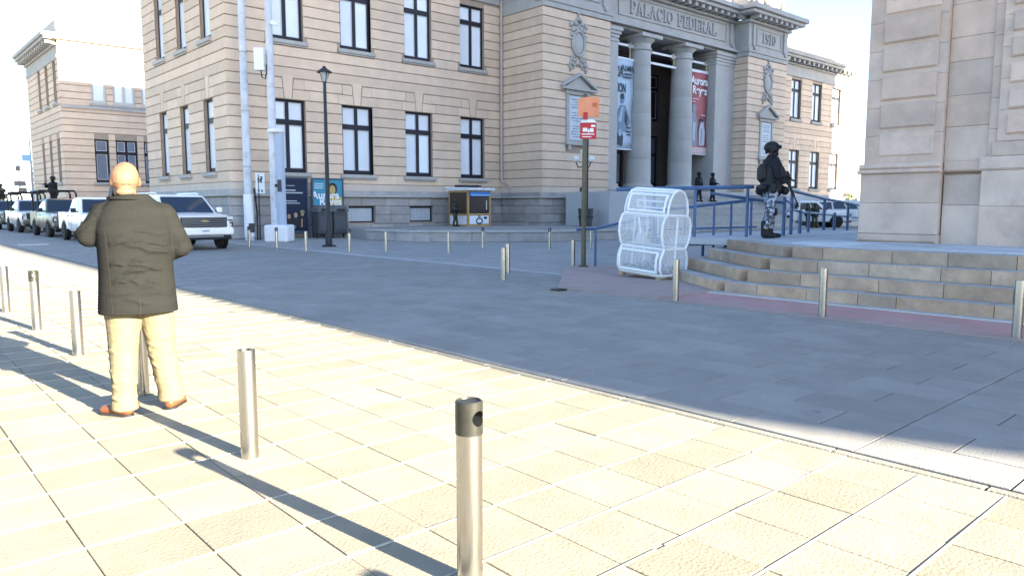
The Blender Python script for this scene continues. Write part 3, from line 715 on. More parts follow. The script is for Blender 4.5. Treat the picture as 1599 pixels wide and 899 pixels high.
for x in COLX:
    b = MB(); b.box(x - 1.06, x + 1.06, CY - 1.06, CY + 1.06, 2.5, 2.72)
    prof = [(1.02, 2.722), (1.04, 2.82), (.97, 2.92), (.88, 2.98), (.86, 3.05)]
    zz = 3.05
    while zz < 11.6:
        z2 = min(zz + 1.5, 11.6); rr = lambda z: .86 - .16 * ((z - 3.05) / 8.6) ** 1.4
        prof += [(rr(zz + .03), zz + .03), (rr(z2 - .02), z2 - .02), (rr(z2) - .016, z2 - .01), (rr(z2) - .016, z2)]; zz = z2 + .0
        if z2 >= 11.6: break
    prof += [(.71, 11.62), (.78, 11.68), (.78, 11.76), (.71, 11.80), (.71, 12.05), (.75, 12.1), (.95, 12.3), (.97, 12.36)]
    sh = MB(); sh.lathe(prof, (x, CY, 0), 40)
    co = sh.build('column', 'column', PAL, smooth=35)
    b.build('column_plinth', 'grey', co, bevel=.02)
    MB().box(x - 1.06, x + 1.06, CY - 1.06, CY + 1.06, 12.362, 12.6).build('abacus', 'column', co, bevel=.03)
for (x0, x1) in ((PX1 + .05, 36.95), (47.75, QX0 - .06)):
    p = MB(); p.box(x0, x1, CY - .72, CY + 1.2, 2.95, 11.95)
    po = p.build('pilaster', 'column', PAL)
    for (e, z0, z1) in ((.16, 2.5, 2.75), (.08, 2.753, 2.95), (.05, 11.7, 11.85), (.06, 11.952, 12.15), (.14, 12.153, 12.35), (.22, 12.353, 12.6)):
        lo = x0 - (e if x0 > 40 else -.0); hi = x1 + (0 if x0 > 40 else e)
        MB().box(lo, hi, CY - .72 - e, CY + 1.2 + .001 * z1, z0, z1).build('pilaster_moulding', 'column', po, bevel=.02)
EU0, EU1 = PX1 + .02, QX0 - .06
D0 = .72
for (z0, z1, e) in ((12.62, 12.9, 0), (12.903, 13.22, .05)):
    MB().box(EU0, EU1, D0 - 1.4, D0 + e, z0, z1, fr=fC).build('architrave', 'grey', PAL, bevel=.02)
FRZ = MB().box(EU0, EU1, D0 - 1.4, D0 - .02, 13.223, 14.82, fr=fC).build('frieze', 'grey', PAL)
f = MB(); a, b = 36.9, 49.0
f.box(a, b, D0 - .019, D0 + .05, 13.4, 13.5, fr=fC); f.box(a, b, D0 - .019, D0 + .05, 14.6, 14.7, fr=fC); f.box(a, a + .1, D0 - .019, D0 + .05, 13.5, 14.6, fr=fC); f.box(b - .1, b, D0 - .019, D0 + .05, 13.5, 14.6, fr=fC)
for u in (36.1, 49.6): f.box(u - .2, u + .2, D0 - .019, D0 + .12, 13.3, 14.75, fr=fC); f.cyl(fC(u, D0, 13.2), fC(u, D0 + .22, 13.2), .17)
f.build('panel_frame', 'grey', FRZ, bevel=.015)
# serif lettering, built stroke by stroke (unit height 1)
def glyph(ch):
    V, Hh, s = .2, .11, .07           # stem, thin stroke, serif
    B = []; A = []
    stem = lambda x: [(x, x + V, 0, 1), (x - s, x + V + s, 0, .07), (x - s, x + V + s, .93, 1)]
    arc = lambda cx, cz, rx, rz, a0, a1, w: A.append((cx, cz, rx, rz, a0, a1, w))
    w = .7
    if ch == 'P': B += stem(.07); B += [(.27, .45, .89, 1), (.27, .45, .42, .53)]; arc(.42, .71, .22, .235, -90, 90, .17)
    elif ch == 'A': w = .84; A.append(('L', .1, 0, .40, 1, .12)); A.append(('L', .40, 1, .72, 0, .21)); B += [(.2, .6, .3, .39), (0, .22, 0, .07), (.58, .86, 0, .07)]
    elif ch == 'L': B += stem(.07) + [(.27, .66, 0, .11), (.58, .66, .11, .3)]
    elif ch == 'C': w = .78; arc(.42, .5, .32, .45, 50, 310, .18); B += [(.62, .69, .66, .92), (.62, .69, .1, .3)]
    elif ch == 'I': w = .36; B += stem(.07)
    elif ch == 'O': w = .85; arc(.42, .5, .33, .44, 0, 360, .17)
    elif ch == 'F': B += stem(.07) + [(.27, .64, .89, 1), (.27, .5, .46, .56), (.57, .64, .72, .89), (.44, .5, .38, .64)]
    elif ch == 'E': B += stem(.07) + [(.27, .64, .89, 1), (.27, .5, .46, .56), (.57, .64, .74, .89), (.27, .66, 0, .11), (.58, .66, .11, .28), (.44, .5, .38, .64)]
    elif ch == 'D': w = .82; B += stem(.07) + [(.27, .42, .89, 1), (.27, .42, 0, .11)]; arc(.38, .5, .33, .445, -90, 90, .17)
    elif ch == 'R': w = .82; B += stem(.07) + [(.27, .45, .89, 1), (.27, .45, .45, .55)]; arc(.42, .73, .2, .22, -90, 90, .17); A.append(('L', .42, .5, .68, 0, .19)); B += [(.6, .84, 0, .07)]
    elif ch == '1': w = .42; B += [(.1, .3, 0, 1), (.02, .38, 0, .07), (.02, .1, .86, .95)]
    elif ch == '9': w = .66; arc(.33, .69, .2, .25, 0, 360, .15); arc(.27, .5, .27, .45, -70, 20, .15); B += [(.12, .3, .02, .12)]
    elif ch == '0': w = .68; arc(.33, .5, .22, .43, 0, 360, .16)
    return w, B, A
def carve(text, size, fr, uc, d, z, parent, sx=1.0, gap=.09, space=.55):
    tot = sum((glyph(c)[0] + gap) if c != ' ' else space for c in text) * size * sx; u = uc - tot / 2
    for c in text:
        if c == ' ': u += space * size * sx; continue
        w, B, A = glyph(c); m = MB(); k = size * sx; e = 0
        for (x0, x1, z0, z1) in B: e += 1; m.box(u + x0 * k, u + x1 * k, d, d + .09 + e * .0012, z + z0 * size, z + z1 * size, fr=fr)
        for a in A:
            e += 1
            if a[0] == 'L':
                _, x0, z0, x1, z1, t = a
                m.prism([(u + (x0 - t / 2) * k, z + z0 * size), (u + (x0 + t / 2) * k, z + z0 * size), (u + (x1 + t / 2) * k, z + z1 * size), (u + (x1 - t / 2) * k, z + z1 * size)], d, d + .09 + e * .0012, fr)
            else:
                cx, cz, rx, rz, a0, a1, t = a; n = 18
                for q in range(n):
                    t0, t1 = R(a0 + (a1 - a0) * q / n), R(a0 + (a1 - a0) * (q + 1) / n)
                    pt = lambda tt, o: (u + (cx + (rx + o) * math.cos(tt)) * k, z + (cz + (rz + o * .75) * math.sin(tt)) * size)
                    m.prism([pt(t0, -t / 2), pt(t1, -t / 2), pt(t1, t / 2), pt(t0, t / 2)], d, d + .09 + e * .0012, fr)
        m.build('letter', mat_letter, parent); u += (w + gap) * k
mat_letter = mat('carved_letter', (0.36, 0.345, 0.33), .85, var=.1)
carve('PALACIO FEDERAL', .80, fC, 42.9, D0 - .02, 13.63, FRZ, sx=1.0)
PAN = MB().box(1.08, 4.42, .0515, .057, 13.43, 14.47, fr=fQ).build('date_panel', 'grey', PAL)
carve('1910', .74, fQ, 2.75, .0572, 13.58, PAN, sx=1.05)
MB().box(EU0, EU1, D0 - 1.4, D0 + .2, 14.823, 15.0, fr=fC).build('cornice_moulding', 'grey', PAL, bevel=.04)
n = 17
for k in range(n):
    u = 36.0 + (k + .5) * (49.2 - 36.0) / n
    MB().box(u - .16, u + .16, D0, D0 + .75, 15.003, 15.25, fr=fC).build('modillion', 'grey', PAL)
MB().box(EU0, EU1, -.7, D0 + .9, 15.255, 15.498, fr=fC).build('cornice', 'grey', PAL, bevel=.04)
MB().box(EU0, EU1, -.7, D0 + 1.1, 15.504, 15.845, fr=fC).build('cornice', 'grey', PAL, bevel=.04)
MB().box(EU0, EU1, -.6, D0 - .35, 15.85, 18.0, fr=fC).build('attic', 'grey', PAL)
# bronze screens between the columns: bars, posts and scroll brackets
bays = [(37.0, 39.2, 11.85, 10.98), (40.8, 43.85, 11.75, 11.05), (45.4, 47.75, 11.75, 11.15)]
for (x0, x1, zt, zb) in bays:
    s = MB(); s.box(x0 - .1, x1 + .1, CY - .05, CY + .05, zt - .07, zt + .07); s.box(x0 - .1, x1 + .1, CY - .06, CY + .06, zb - .07, zb + .07)
    so2 = s.build('screen_bar', 'white', PAL)
    g2 = MB()
    for x in ((x0 + .15, x1 - .15) if x0 > 40 else (x1 - .25,)): g2.cyl((x, CY, zb), (x, CY, zt), .05)
    g2.build('screen_post', 'gold', so2)
    g3 = MB()
    for x, s_ in ((x0 + .1, 1), (x1 - .1, -1)):
        if x0 < 40 and s_ == 1: continue
        g3.tube([(x + s_ * (.22 + (.26 - .022 * k) * math.cos(.7 * k + 2)), CY, zt + .05 + (.26 - .022 * k) * math.sin(.7 * k + 2)) for k in range(11)], .06, 6)
        g3.ell((x + s_ * .2, CY, zt + .05), (.14, .1, .14), 8, 6)
    g3.build('scroll_bracket', 'grey', so2, smooth=True)

# ------------------------------------------------------------------ the far wing down the street
FAR = thing('corner_building', 'tan two-storey building down the street with its upper storey in bright sun', 'building', (12.4, 64, 0))
BX, BY = 12.4, 64.0
fB = frame((BX, BY), (1, 0), (0, -1)); fBs = frame((BX, BY), (0, 1), (-1, 0))
def bcore(fr, u0, u1, z1, ops, th):
    us = sorted({u0, u1, *[o[0] for o in ops], *[o[1] for o in ops]}); zs = sorted({0, z1, *[o[2] for o in ops], *[o[3] for o in ops]}); m = MB()
    for a, b in zip(us, us[1:]):
        for c, d in zip(zs, zs[1:]):
            if not any(o[0] < (a + b) / 2 < o[1] and o[2] < (c + d) / 2 < o[3] for o in ops): m.box(a, b, -th, 0, c, d, fr=fr)
    m.build('wall', 'mortar', FAR)
bw = [(2.55, 1.0, 1), (4.3, 1.55, 2), (6.05, 1.0, 1), (11.5, 1.75, 2)]
ops = [(c - w / 2, c + w / 2, 3.3, 6.55) for c, w, _ in bw] + [(c - w / 2, c + w / 2, 9.2, 12.4) for c, w, _ in bw]
bcore(fB, 0, 18, 13.6, ops, .5)
for k in range(24):
    z = 1.6 + .49 * k
    for a, b in segs(-.05, 18, z, z + .49, ops): MB().bbox(a, b, -.03, .05, z + .03, z + .46, .018, fr=fB, j=.004).build('stone_course', 'stone', FAR)
for c, w, n in bw:
    window(fB, c, w, 3.3, 6.55, cols=n, pane='panedark', root=FAR); sill(fB, c, w, 3.3, root=FAR)
    window(fB, c, w, 9.2, 12.4, cols=n, pane='pane', root=FAR, fcol=flat('pale_frame', (.5, .47, .43)), dep=.06); sill(fB, c, w, 9.2, root=FAR)
sw = [1.5, 4.4, 7.3]
ops = [(c - .55, c + .55, 3.3, 6.55) for c in sw] + [(c - .55, c + .55, 9.2, 12.4) for c in sw]
bcore(fBs, .5, 12.5, 13.6, ops, .5)
for k in range(24):
    z = 1.6 + .49 * k
    for a, b in segs(-.03, 12.5, z, z + .49, ops): MB().bbox(a, b, -.03, .05, z + .03, z + .46, .018, fr=fBs, j=.004).build('stone_course', 'stone', FAR)
for c in sw:
    for z in (3.3, 9.2): window(fBs, c, 1.1, z, z + 3.22, cols=1, root=FAR); sill(fBs, c, 1.1, z, root=FAR)
MB().box(-.1, 18, -.05, .16, 0, 1.55, fr=fB).build('plinth', 'plinth', FAR); MB().box(0, 12.5, -.05, .16, 0, 1.55, fr=fBs).build('plinth', 'plinth', FAR)
MB().box(0, 18, -.02, .16, 8.75, 8.97, fr=fB).build('ledge', 'grey', FAR)
cornice(fBs, 0, 12.5, 13.6, root=FAR, ends=(0, 0), step=.9)
MB().box(-.3, 18, -.4, .25, 13.62, 13.95, fr=fB).build('cornice', 'band', FAR, bevel=.04)
MB().box(.1, 18, -.9, -.3, 13.952, 14.6, fr=fB).build('parapet', 'band', FAR); MB().box(.9, 12.5, -.9, -.1, 14.105, 15.2, fr=fBs).build('parapet', 'grey', FAR)
MB().box(BX + .6, BX + 18, 64.5, 76, 13.3, 13.6).build('roof', 'grey', FAR); MB().box(BX + .5, BX + 18, 76, 76.5, 0, 13.6).build('wall', 'stone', FAR)
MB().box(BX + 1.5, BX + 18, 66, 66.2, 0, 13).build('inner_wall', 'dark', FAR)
# ------------------------------------------------------------------ church corner and its steps
STP = thing('stone_steps', 'brown stone steps with a chamfered corner climbing to the church platform', 'steps', (14, 4, 0))
RZ = .20
XE = [11.62, 11.97, 12.32, 12.67]; YC = [7.15, 6.93, 6.71, 6.49]; CE = [(13.35, 9.55), (13.70, 9.24), (14.02, 8.95), (14.30, 8.66)]
for k in range(4):
    x, yc, (ex, ey) = XE[k], YC[k], CE[k]
    z0, z1 = RZ * k, RZ * (k + 1)
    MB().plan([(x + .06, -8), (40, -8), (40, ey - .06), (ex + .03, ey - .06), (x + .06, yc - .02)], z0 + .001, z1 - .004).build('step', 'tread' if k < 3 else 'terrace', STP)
    def blocks(p, q, seed):
        r = random.Random(seed); p = Vector(p); q = Vector(q); L = (q - p).length; U = (q - p) / L; Nn = Vector((U.y, -U.x)); u = 0
        fr = frame(p, U, Nn)
        while u < L - .02:
            l = r.uniform(.55, 1.25)
            if L - u - l < .35: l = L - u
            # tread piece and riser in one stone, nose slightly proud, worn edges; greyer top colour paints in the skylight
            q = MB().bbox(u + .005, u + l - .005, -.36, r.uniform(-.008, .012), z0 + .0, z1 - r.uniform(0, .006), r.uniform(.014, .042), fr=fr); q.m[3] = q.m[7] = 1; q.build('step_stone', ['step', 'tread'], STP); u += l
    blocks((x, yc), (x, -3.0), 10 + k) if False else blocks((x, -3.0), (x, yc), 10 + k)
    blocks((x, yc), (ex, ey), 20 + k); blocks((ex, ey), (ex + 5.5, ey), 30 + k)
# platform flags
yy = -3
for i in range(14):
    for j in range(7):
        x0 = 12.92 + j * .62; y0 = -1.5 + i * .62
        if x0 < 14.9 or y0 > 6.7:
            if y0 + .6 < 6.5 + (x0 - 12.6) * 1.2 and y0 + .6 < 8.2:
                MB().bbox(x0, x0 + .605, -.02, .008, y0, y0 + .605, .006, fr=lambda u, d, z: Vector((u, z, .80 + d)), j=.002).build('paving_flag', 'terrace', STP)

CH = thing('church_tower', 'pinkish sandstone church corner with panelled pilasters rising out of frame', 'church', (17, 2, .80))
TX = 15.05
fT = frame((TX, 6.52), (0, -1), (-1, 0))     # u runs from the left corner towards the viewer's right
ZB = .80
MB().box(TX + .16, 23, -8, 6.50, ZB - .1, 17).build('wall', 'towercore', CH)
def tstone(u0, u1, d0, d1, z0, z1, name='stone_block', b=.006, j=.004):
    return MB().bbox(u0, u1, d0, d1, z0, z1, b, fr=fT, j=j).build(name, 'tower', CH)
def pil(u0, u1, pu0, pu1, nz):
    # base: two tall courses over a flared foot
    tstone(u0 - .05, u1 + .03, -.17, .075, ZB, .97, b=.05)
    for (z0, z1, js) in ((.975, 1.56, (u0 - .03, u1)), (1.563, 2.12, (u0 - .03, u1))):
        tstone(u0 - .03, u1 + .01, -.17, .05, z0, z1, b=.008)
    tstone(u0 - .085, u1 + .03, -.17, .11, 2.123, 2.20, 'moulding', b=.02); tstone(u0 - .065, u1 + .02, -.17, .09, 2.203, 2.315, 'moulding', b=.035)
    z = 2.318
    for k in range(nz):
        tstone(u0, u1, -.17, 0, z, z + .527, b=.004, j=.003)
        z += .53
    z = 2.41
    for k in range(nz):
        tstone(pu0, pu1, -.02, .045 if k % 5 else .03, z + .035, z + .49, 'panel', b=.028, j=.006)
        z += .53
pil(0, 1.40, .27, 1.25, 26)
# recessed strip
z = ZB
for h in (.72, .55, .0):
    if h: tstone(1.435, 2.06, -.17, -.075, z, z + h - .004); z += h
tstone(1.433, 2.10, -.17, .0, 2.122, 2.31, 'moulding', b=.03)
z = 2.313
hs = [.62, .55, .60, .42, .58, .5, .6, .55] * 3
for h in hs:
    tstone(1.405, 2.12, -.17, -.10, z, z + h - .004, j=.006); z += h
    if z > 16: break
# second pilaster: a stepped margin, then the panelled face
z = 2.313
for k in range(26): tstone(2.122, 2.26, -.17, -.045, z, z + .527); z += .53
tstone(2.02, 3.6, -.17, .06, 2.124, 2.36, 'moulding', b=.035)
for (z0, z1) in ((ZB, 1.5), (1.503, 2.12)): tstone(2.07, 3.55, -.17, .03, z0, z1)
tstone(2.18, 3.6, -.16, .0, 2.362, 2.62, b=.02)
z = 2.623
for k in range(25): tstone(2.263, 3.6, -.17, 0, z, z + .527, b=.004); z += .53
z = 2.70
for k in range(25): tstone(2.40, 3.4, -.02, .045, z + .035, z + .36, 'panel', b=.028, j=.006); z += .43
for k in range(26): tstone(3.62, 9, -.17, -.06, 2.3 + .53 * k, 2.3 + .53 * k + .527)
tstone(3.57, 9, -.17, -.02, ZB, 2.297)
# ------------------------------------------------------------------ bollards
def bollard(capmat, label, group, loc, rz=0.0, hole=True):
    t = thing('bollard', label, 'bollard', loc, rz, group, local=True)
    MB().lathe([(.052, 0), (.052, .598)] if capmat else [(.052, 0), (.052, .655), (.047, .655), (.047, .45), (.002, .45)], n=28).build('shaft', 'steel', t, smooth=40)
    if not capmat: return t
    a = MB().lathe([(.0545, .5985), (.0545, .72), (.050, .726), (.046, .726), (.044, .720), (.012, .719)], n=40)
    c = MB().cyl((0, -.2, .663), (0, .2, .663), .030, n=24)
    boolean_diff(a, c, 'cap', capmat, t)
    return t
NG = 'steel bollards in the sunlit row'
rowb = [(1.76, 2.235, 'nearest steel bollard with a dark pierced cap, standing in the sunny foreground'),
        (1.715, 4.31, 'bright capless steel bollard in the sun, between the man and the nearest bollard'),
        (1.675, 6.35, 'steel bollard standing just behind the legs of the man in khaki trousers'),
        (1.66, 8.50, 'sunlit capless steel bollard just left of the man'),
        (1.64, 10.58, 'sunlit steel bollard with a dark cap, left of the man'),
        (1.61, 12.69, 'leftmost steel bollard of the sunlit row at the edge of the photo'),
        (1.80, 0.17, 'steel bollard nearest the viewer, below the frame, only its shadow tip showing')]
bd = bollard('capdark', rowb[0][2], NG, (rowb[0][0], rowb[0][1], 0), R(8))
bs = bollard(None, rowb[1][2], NG, (rowb[1][0], rowb[1][1], 0), R(-50))
for k, (x, y, l) in enumerate(rowb[2:]): dup(bd if k in (2, 4) else bs, (x, y, 0), R(random.uniform(-60, 60)) if k != 4 else R(8), l)
FG = 'steel bollards along the shaded street edges'
bd.scale.z = 1.035
for (x, y, l, dk) in [(11.19, 27.4, 'shaded bollard in front of the leaning white utility pole', 1), (11.41, 25.5, 'shaded bollard in front of the white concrete pole footing', 1),
        (11.50, 23.4, 'shaded bollard between the pole footing and the black street lamp', 0), (12.41, 22.1, 'shaded dark-capped bollard just right of the black street lamp', 1),
        (13.32, 21.3, 'shaded bollard in front of the left end of the two cellar windows', 0), (14.45, 19.35, 'shaded bollard in front of the low stone planter wall, below the kiosk', 0),
        (9.98, 11.5, 'front bollard of the close pair in the middle of the shaded road', 0), (11.15, 12.7, 'rear bollard of the close pair in the middle of the shaded road', 0),
        (16.9, 20.6, 'shaded dark-capped bollard before the planter wall, below the downpipe', 1), (18.13, 18.46, 'shaded dark-capped bollard before the planter wall, left of the orange sign post', 1),
        (13.55, 12.95, 'bollard half hidden behind the orange and red sign post', 0), (19.8, 18.05, 'pale bollard between the sign post and the blue handrail post', 0),
        (9.72, 7.05, 'shaded bollard in front of the white mesh bin', 0), (9.84, 4.72, 'shaded bollard in front of the middle of the stone steps', 0), (9.88, 2.46, 'shaded bollard at the right edge, before the stone steps', 0)]:
    dup(bd if dk else bs, (x, y, 0.012 if 9.6 < x < 9.95 and y < 7.4 else 0.0 if y != 12.95 else .0), R(random.uniform(-80, 80)), l)['group'] = FG

# ------------------------------------------------------------------ low wall with the terrace behind it
t = thing('planter_wall', 'low weathered stone wall curving in front of the kiosk and palace', 'low wall', (17.85, 26.2, 0))
PL = [(17.4, 29.5), (17.75, 26.6), (18.3, 25.8), (22.1, 22.6), (25.6, 21.9), (30, 21.9)]
for a, b in zip(PL, PL[1:]):
    a = Vector(a); b = Vector(b); L = (b - a).length; U = (b - a) / L; fr = frame(a, U, (U.y, -U.x)); u = 0
    while u < L - .05:
        l = random.uniform(1.3, 2.2)
        if L - u - l < .7: l = L - u
        MB().bbox(u + .004, u + l - .004, -.42, .0, 0, .385, .015, fr=fr, j=.006).build('wall_stone', 'plinth', t)
        MB().bbox(u + .003, u + l - .003, -.46, .05, .388, .48, .02, fr=fr, j=.006).build('coping_stone', 'grey', t); u += l
struct(MB().plan([(17.9, 33.9), (17.75, 28), (18.5, 26.2), (22.2, 23.0), (25.7, 22.35), (30, 22.3), (34.8, 24.5), (34.8, 29.5), (29.3, 33.9)], 0.001, .43).build('terrace', 'plaza'))

# ------------------------------------------------------------------ poles and lamps
t = thing('utility_pole', 'tall slim whitewashed utility pole left of the camera mast', 'pole', (13.35, 32.6, 0))
MB().lathe([(.21, 0), (.20, 2.0), (.17, 2.02), (.13, 15)], (13.35, 32.6, 0), 16).build('shaft', 'pole', t, smooth=40)
MB().lathe([(.222, .15), (.213, 2.02)], (13.35, 32.6, 0), 16).build('painted_foot', 'white', t, smooth=40)
MB().box(13.23, 13.5, 32.37, 32.385, .35, .75).build('hatch', 'bin', t)
MB().tube([(13.6, 32.35, 0), (13.62, 32.35, 1.2), (13.5, 32.3, 2.3)], .035, 6).build('conduit', 'black', t)
for z in (3.2, 5.6, 8.1): MB().lathe([(.185, z), (.185, z + .06)], (13.35, 32.6, 0), 16).build('clamp_band', 'grey', t)
t = thing('notice_board', 'small white board with black scrawl fixed beside the utility pole', 'sign', (13.75, 32.3, 0))
fN = frame((13.75, 32.3), (.748, -.664), (-.664, -.748))
MB().box(-.17, .23, -.02, .02, 2.05, 2.95, fr=fN).build('board', 'white', t, bevel=.01); MB().cyl((13.72, 32.33, 0), (13.72, 32.33, 2.9), .03).build('post', 'bin', t)
s = MB(); r2 = random.Random(4)
for k in range(9): s.tube([fN(r2.uniform(-.1, .16), .024, r2.uniform(2.5, 2.85)) for q in range(3)], .012, 5)
s.box(-.06, .0, .021, .026, 2.13, 2.25, fr=fN); s.box(.08, .14, .021, .026, 2.12, 2.22, fr=fN); s.build('scrawl', 'black', t)
t = thing('camera_mast', 'white steel mast on a concrete block, carrying a camera and a grey box', 'mast', (13.7, 30.3, 0))
fM = frame((13.7, 30.3), (.748, -.664), (-.664, -.748))
MB().box(-.5, .5, -.5, .5, 0, .72, fr=fM).build('footing', 'white', t, bevel=.07)
MB().lathe([(.17, .72), (.16, 4.6), (.12, 14)], fM(-.16, 0, 0), 16).build('pole', 'pole', t, smooth=40)
p = fM(.13, .02, 0); MB().lathe([(.20, .72), (.20, 4.5), (.19, 4.55)], p, 8).build('casing', flat('casing_blue', (.36, .42, .52)), t)
MB().lathe([(.34, 4.56), (.36, 4.60), (.36, 4.68), (.3, 4.70)], fM(0, 0, 0), 16).build('collar', 'white', t, smooth=30)
MB().box(-.72, -.32, .0, .34, 7.05, 7.95, fr=fM).build('equipment_box', 'white', t, bevel=.03); MB().box(-.34, -.25, .05, .2, 7.3, 7.7, fr=fM).build('bracket', 'grey', t)
MB().tube([fM(-.5, .15, 7.05), fM(-.46, .15, 6.8), fM(-.33, .15, 6.72), fM(-.28, .12, 6.95), fM(-.26, .1, 7.4)], .025, 6).build('cable', 'black', t, smooth=True)
c = MB(); c.cyl(fM(.0, .15, 8.98), fM(.36, .35, 8.86), .085); c.cyl(fM(-.1, .05, 9.0), fM(.1, .2, 9.0), .03); c.build('camera', 'white', t, smooth=40)
MB().box(-.06, .06, .22, .235, 2.3, 2.42, fr=fM).build('hatch', 'black', t); MB().box(.05, .22, .225, .24, 2.1, 2.6, fr=fM).build('hatch', 'bin', t)
t = thing('street_lamp', 'slender black street lamp with a conical hood on the pavement', 'street lamp', (13.4, 25.4, 0))
MB().lathe([(.27, 0), (.27, .05), (.13, .09), (.13, .75), (.09, .85), (.075, 3.2), (.055, 6.0)], (13.4, 25.4, 0), 16).build('post', 'lamp', t, smooth=40)
MB().lathe([(.06, 6.0), (.09, 6.02), (.15, 6.33)], (13.4, 25.4, 0), 16).build('glass', flat('lamp_glass', (.35, .38, .40), .2), t, smooth=40)
MB().lathe([(.27, 6.33), (.27, 6.37), (.07, 6.50), (.05, 6.56)], (13.4, 25.4, 0), 20).build('hood', 'lamp', t, smooth=40)
for a in range(4): MB().tube([(13.4 + .07 * math.cos(a * 1.57), 25.4 + .07 * math.sin(a * 1.57), 5.98), (13.4 + .19 * math.cos(a * 1.57), 25.4 + .19 * math.sin(a * 1.57), 6.34)], .012, 5).build('rib', 'lamp', t)
t = thing('globe_lamp', 'dark lamp standard with white globes on the stair pedestal', 'street lamp', (31.0, 28.9, 2.3))
MB().lathe([(.2, 2.3), (.2, 2.5), (.08, 2.6), (.06, 3.7), (.09, 3.75), (.05, 4.2)], (31, 28.9, 0), 12).build('post', 'lamp', t, smooth=40)
for (u, z) in ((-.42, 4.12), (.42, 4.12), (0, 4.5)):
    e = Vector((31 + .748 * u, 28.9 - .664 * u, z)); 
    if u: MB().tube([(31, 28.9, 3.7), (31 + .748 * u * .7, 28.9 - .664 * u * .7, 3.65), (31 + .748 * u, 28.9 - .664 * u, 3.95)], .035, 6).build('arm', 'lamp', t)
    MB().ell(e, (.19, .19, .2)).build('globe', 'globe', t, smooth=True)
t = thing('slim_post', 'slim black post rising beside the round black bin by the palace', 'post', (29.9, 27.6, .43))
MB().lathe([(.14, .43), (.14, .6), (.075, .65), (.06, 5.3)], (29.9, 27.6, 0), 12).build('post', 'lamp', t, smooth=40); MB().box(29.6, 30.2, 27.55, 27.65, 5.1, 5.2).build('crossbar', 'lamp', t)
t = thing('round_bin', 'round black litter bin at the foot of the slim post', 'bin', (29.5, 27.3, .43))
MB().lathe([(.33, .43), (.40, 1.25), (.42, 1.27), (.42, 1.38), (.36, 1.38), (.34, 1.2), (.02, 1.1)], (29.5, 27.3, 0), 20).build('drum', 'bin', t, smooth=35)
MB().lathe([(.405, .9), (.415, .95)], (29.5, 27.3, 0), 20).build('hoop', 'black', t)
# sign post
t = thing('sign_post', 'olive metal post carrying an orange and a red sign beside the mesh bin', 'sign post', (13.43, 12.49, .02))
MB().lathe([(.13, .028), (.13, .05), (.062, .08), (.055, 4.15), (.03, 4.17)], (13.43, 12.49, 0), 14).build('post', 'olivepole', t, smooth=40)
fO = frame((13.43, 12.49), (.748, -.664), (-.664, -.748))
n = 10; vs = []
m = MB()
for k in range(n):
    u0, u1 = -.17 + .5 * k / n, -.17 + .5 * (k + 1) / n; b0, b1 = .10 + .05 * math.sin(math.pi * k / n), .10 + .05 * math.sin(math.pi * (k + 1) / n)
    e0 = .03 * math.sin(math.pi * k / n) + .02 * k / n; e1 = .03 * math.sin(math.pi * (k + 1) / n) + .02 * (k + 1) / n
    vv = [fO(u0, b0, 3.62), fO(u1, b1, 3.62), fO(u1, b1, 4.04 + e1), fO(u0, b0, 4.04 + e0), fO(u0, b0 - .03, 3.62), fO(u1, b1 - .03, 3.62), fO(u1, b1 - .03, 4.04 + e1), fO(u0, b0 - .03, 4.04 + e0)]
    m.add(vv, [(0, 1, 2, 3), (7, 6, 5, 4), (3, 2, 6, 7), (0, 4, 5, 1)] + ([(0, 3, 7, 4)] if k == 0 else []) + ([(1, 5, 6, 2)] if k == n - 1 else []))
so1 = m.build('orange_board', 'orange', t)
MB().box(.17, .27, .155, .165, 3.86, 3.94, fr=fO).build('sticker', flat('orange_dark', (.5, .13, .04)), so1)
MB().box(-.05, .05, .125, .17, 3.55, 3.72, fr=fO).build('clamp', 'redsign', t)
MB().box(-.12, .27, .06, .10, 3.10, 3.48, fr=fO).build('red_board', 'redsign', t, bevel=.008); MB().prism([(-.13, 3.483), (.28, 3.483), (.2, 3.56), (-.05, 3.57)], .05, .11, fO).build('board_cap', 'white', t)
s = MB()
for (u0, u1, z0, z1) in ((-.06, .05, 3.27, 3.36), (.06, .1, 3.25, 3.33), (.11, .2, 3.26, 3.35), (-.08, .22, 3.2, 3.225), (.14, .24, 3.38, 3.43), (-.07, .15, 3.14, 3.16)): s.box(u0, u1, .101, .107, z0, z1, fr=fO)
s.build('lettering', 'white', t)
# ------------------------------------------------------------------ posters, bins, kiosk by the wall
def poster(x0, x1, z0, z1, name, label, bgc):
    t = thing(name, label, 'poster', ((x0 + x1) / 2, 33.55, 0)); fr = frame((x0, 33.55), (1, 0), (0, -1)); w = x1 - x0
    f = MB(); f.box(0, .07, -.05, .05, z0, z1, fr=fr); f.box(w - .07, w, -.05, .05, z0, z1, fr=fr); f.box(.07, w - .07, -.05, .05, z0, z0 + .12, fr=fr); f.box(.07, w - .07, -.05, .05, z1 - .07, z1, fr=fr)
    f.box(.0, .08, -.05, .05, 0.0, z0, fr=fr); f.box(w - .08, w, -.05, .05, 0.0, z0, fr=fr)
    f.build('poster_frame', flat('steel_blue', (.06, .08, .13)), t)
    MB().box(.07, w - .07, -.03, .015, z0 + .12, z1 - .07, fr=fr).build('sheet', bgc, t)
    return t, fr, w
def blobp(pts, fr, d, material, name, parent):
    m = MB(); n = len(pts); m.prism(pts, .0155, d, fr); return m.build(name, material, parent)
def oval(cx, cz, rx, rz, n=16): return [(cx + rx * math.cos(2 * math.pi * k / n), cz + rz * math.sin(2 * math.pi * k / n)) for k in range(n)]
t, fr, w = poster(15.28, 16.66, .22, 2.86, 'dark_poster', 'dark blue poster with three pale heads and white text at the palace wall', flat('poster_navy', (.012, .02, .045)))
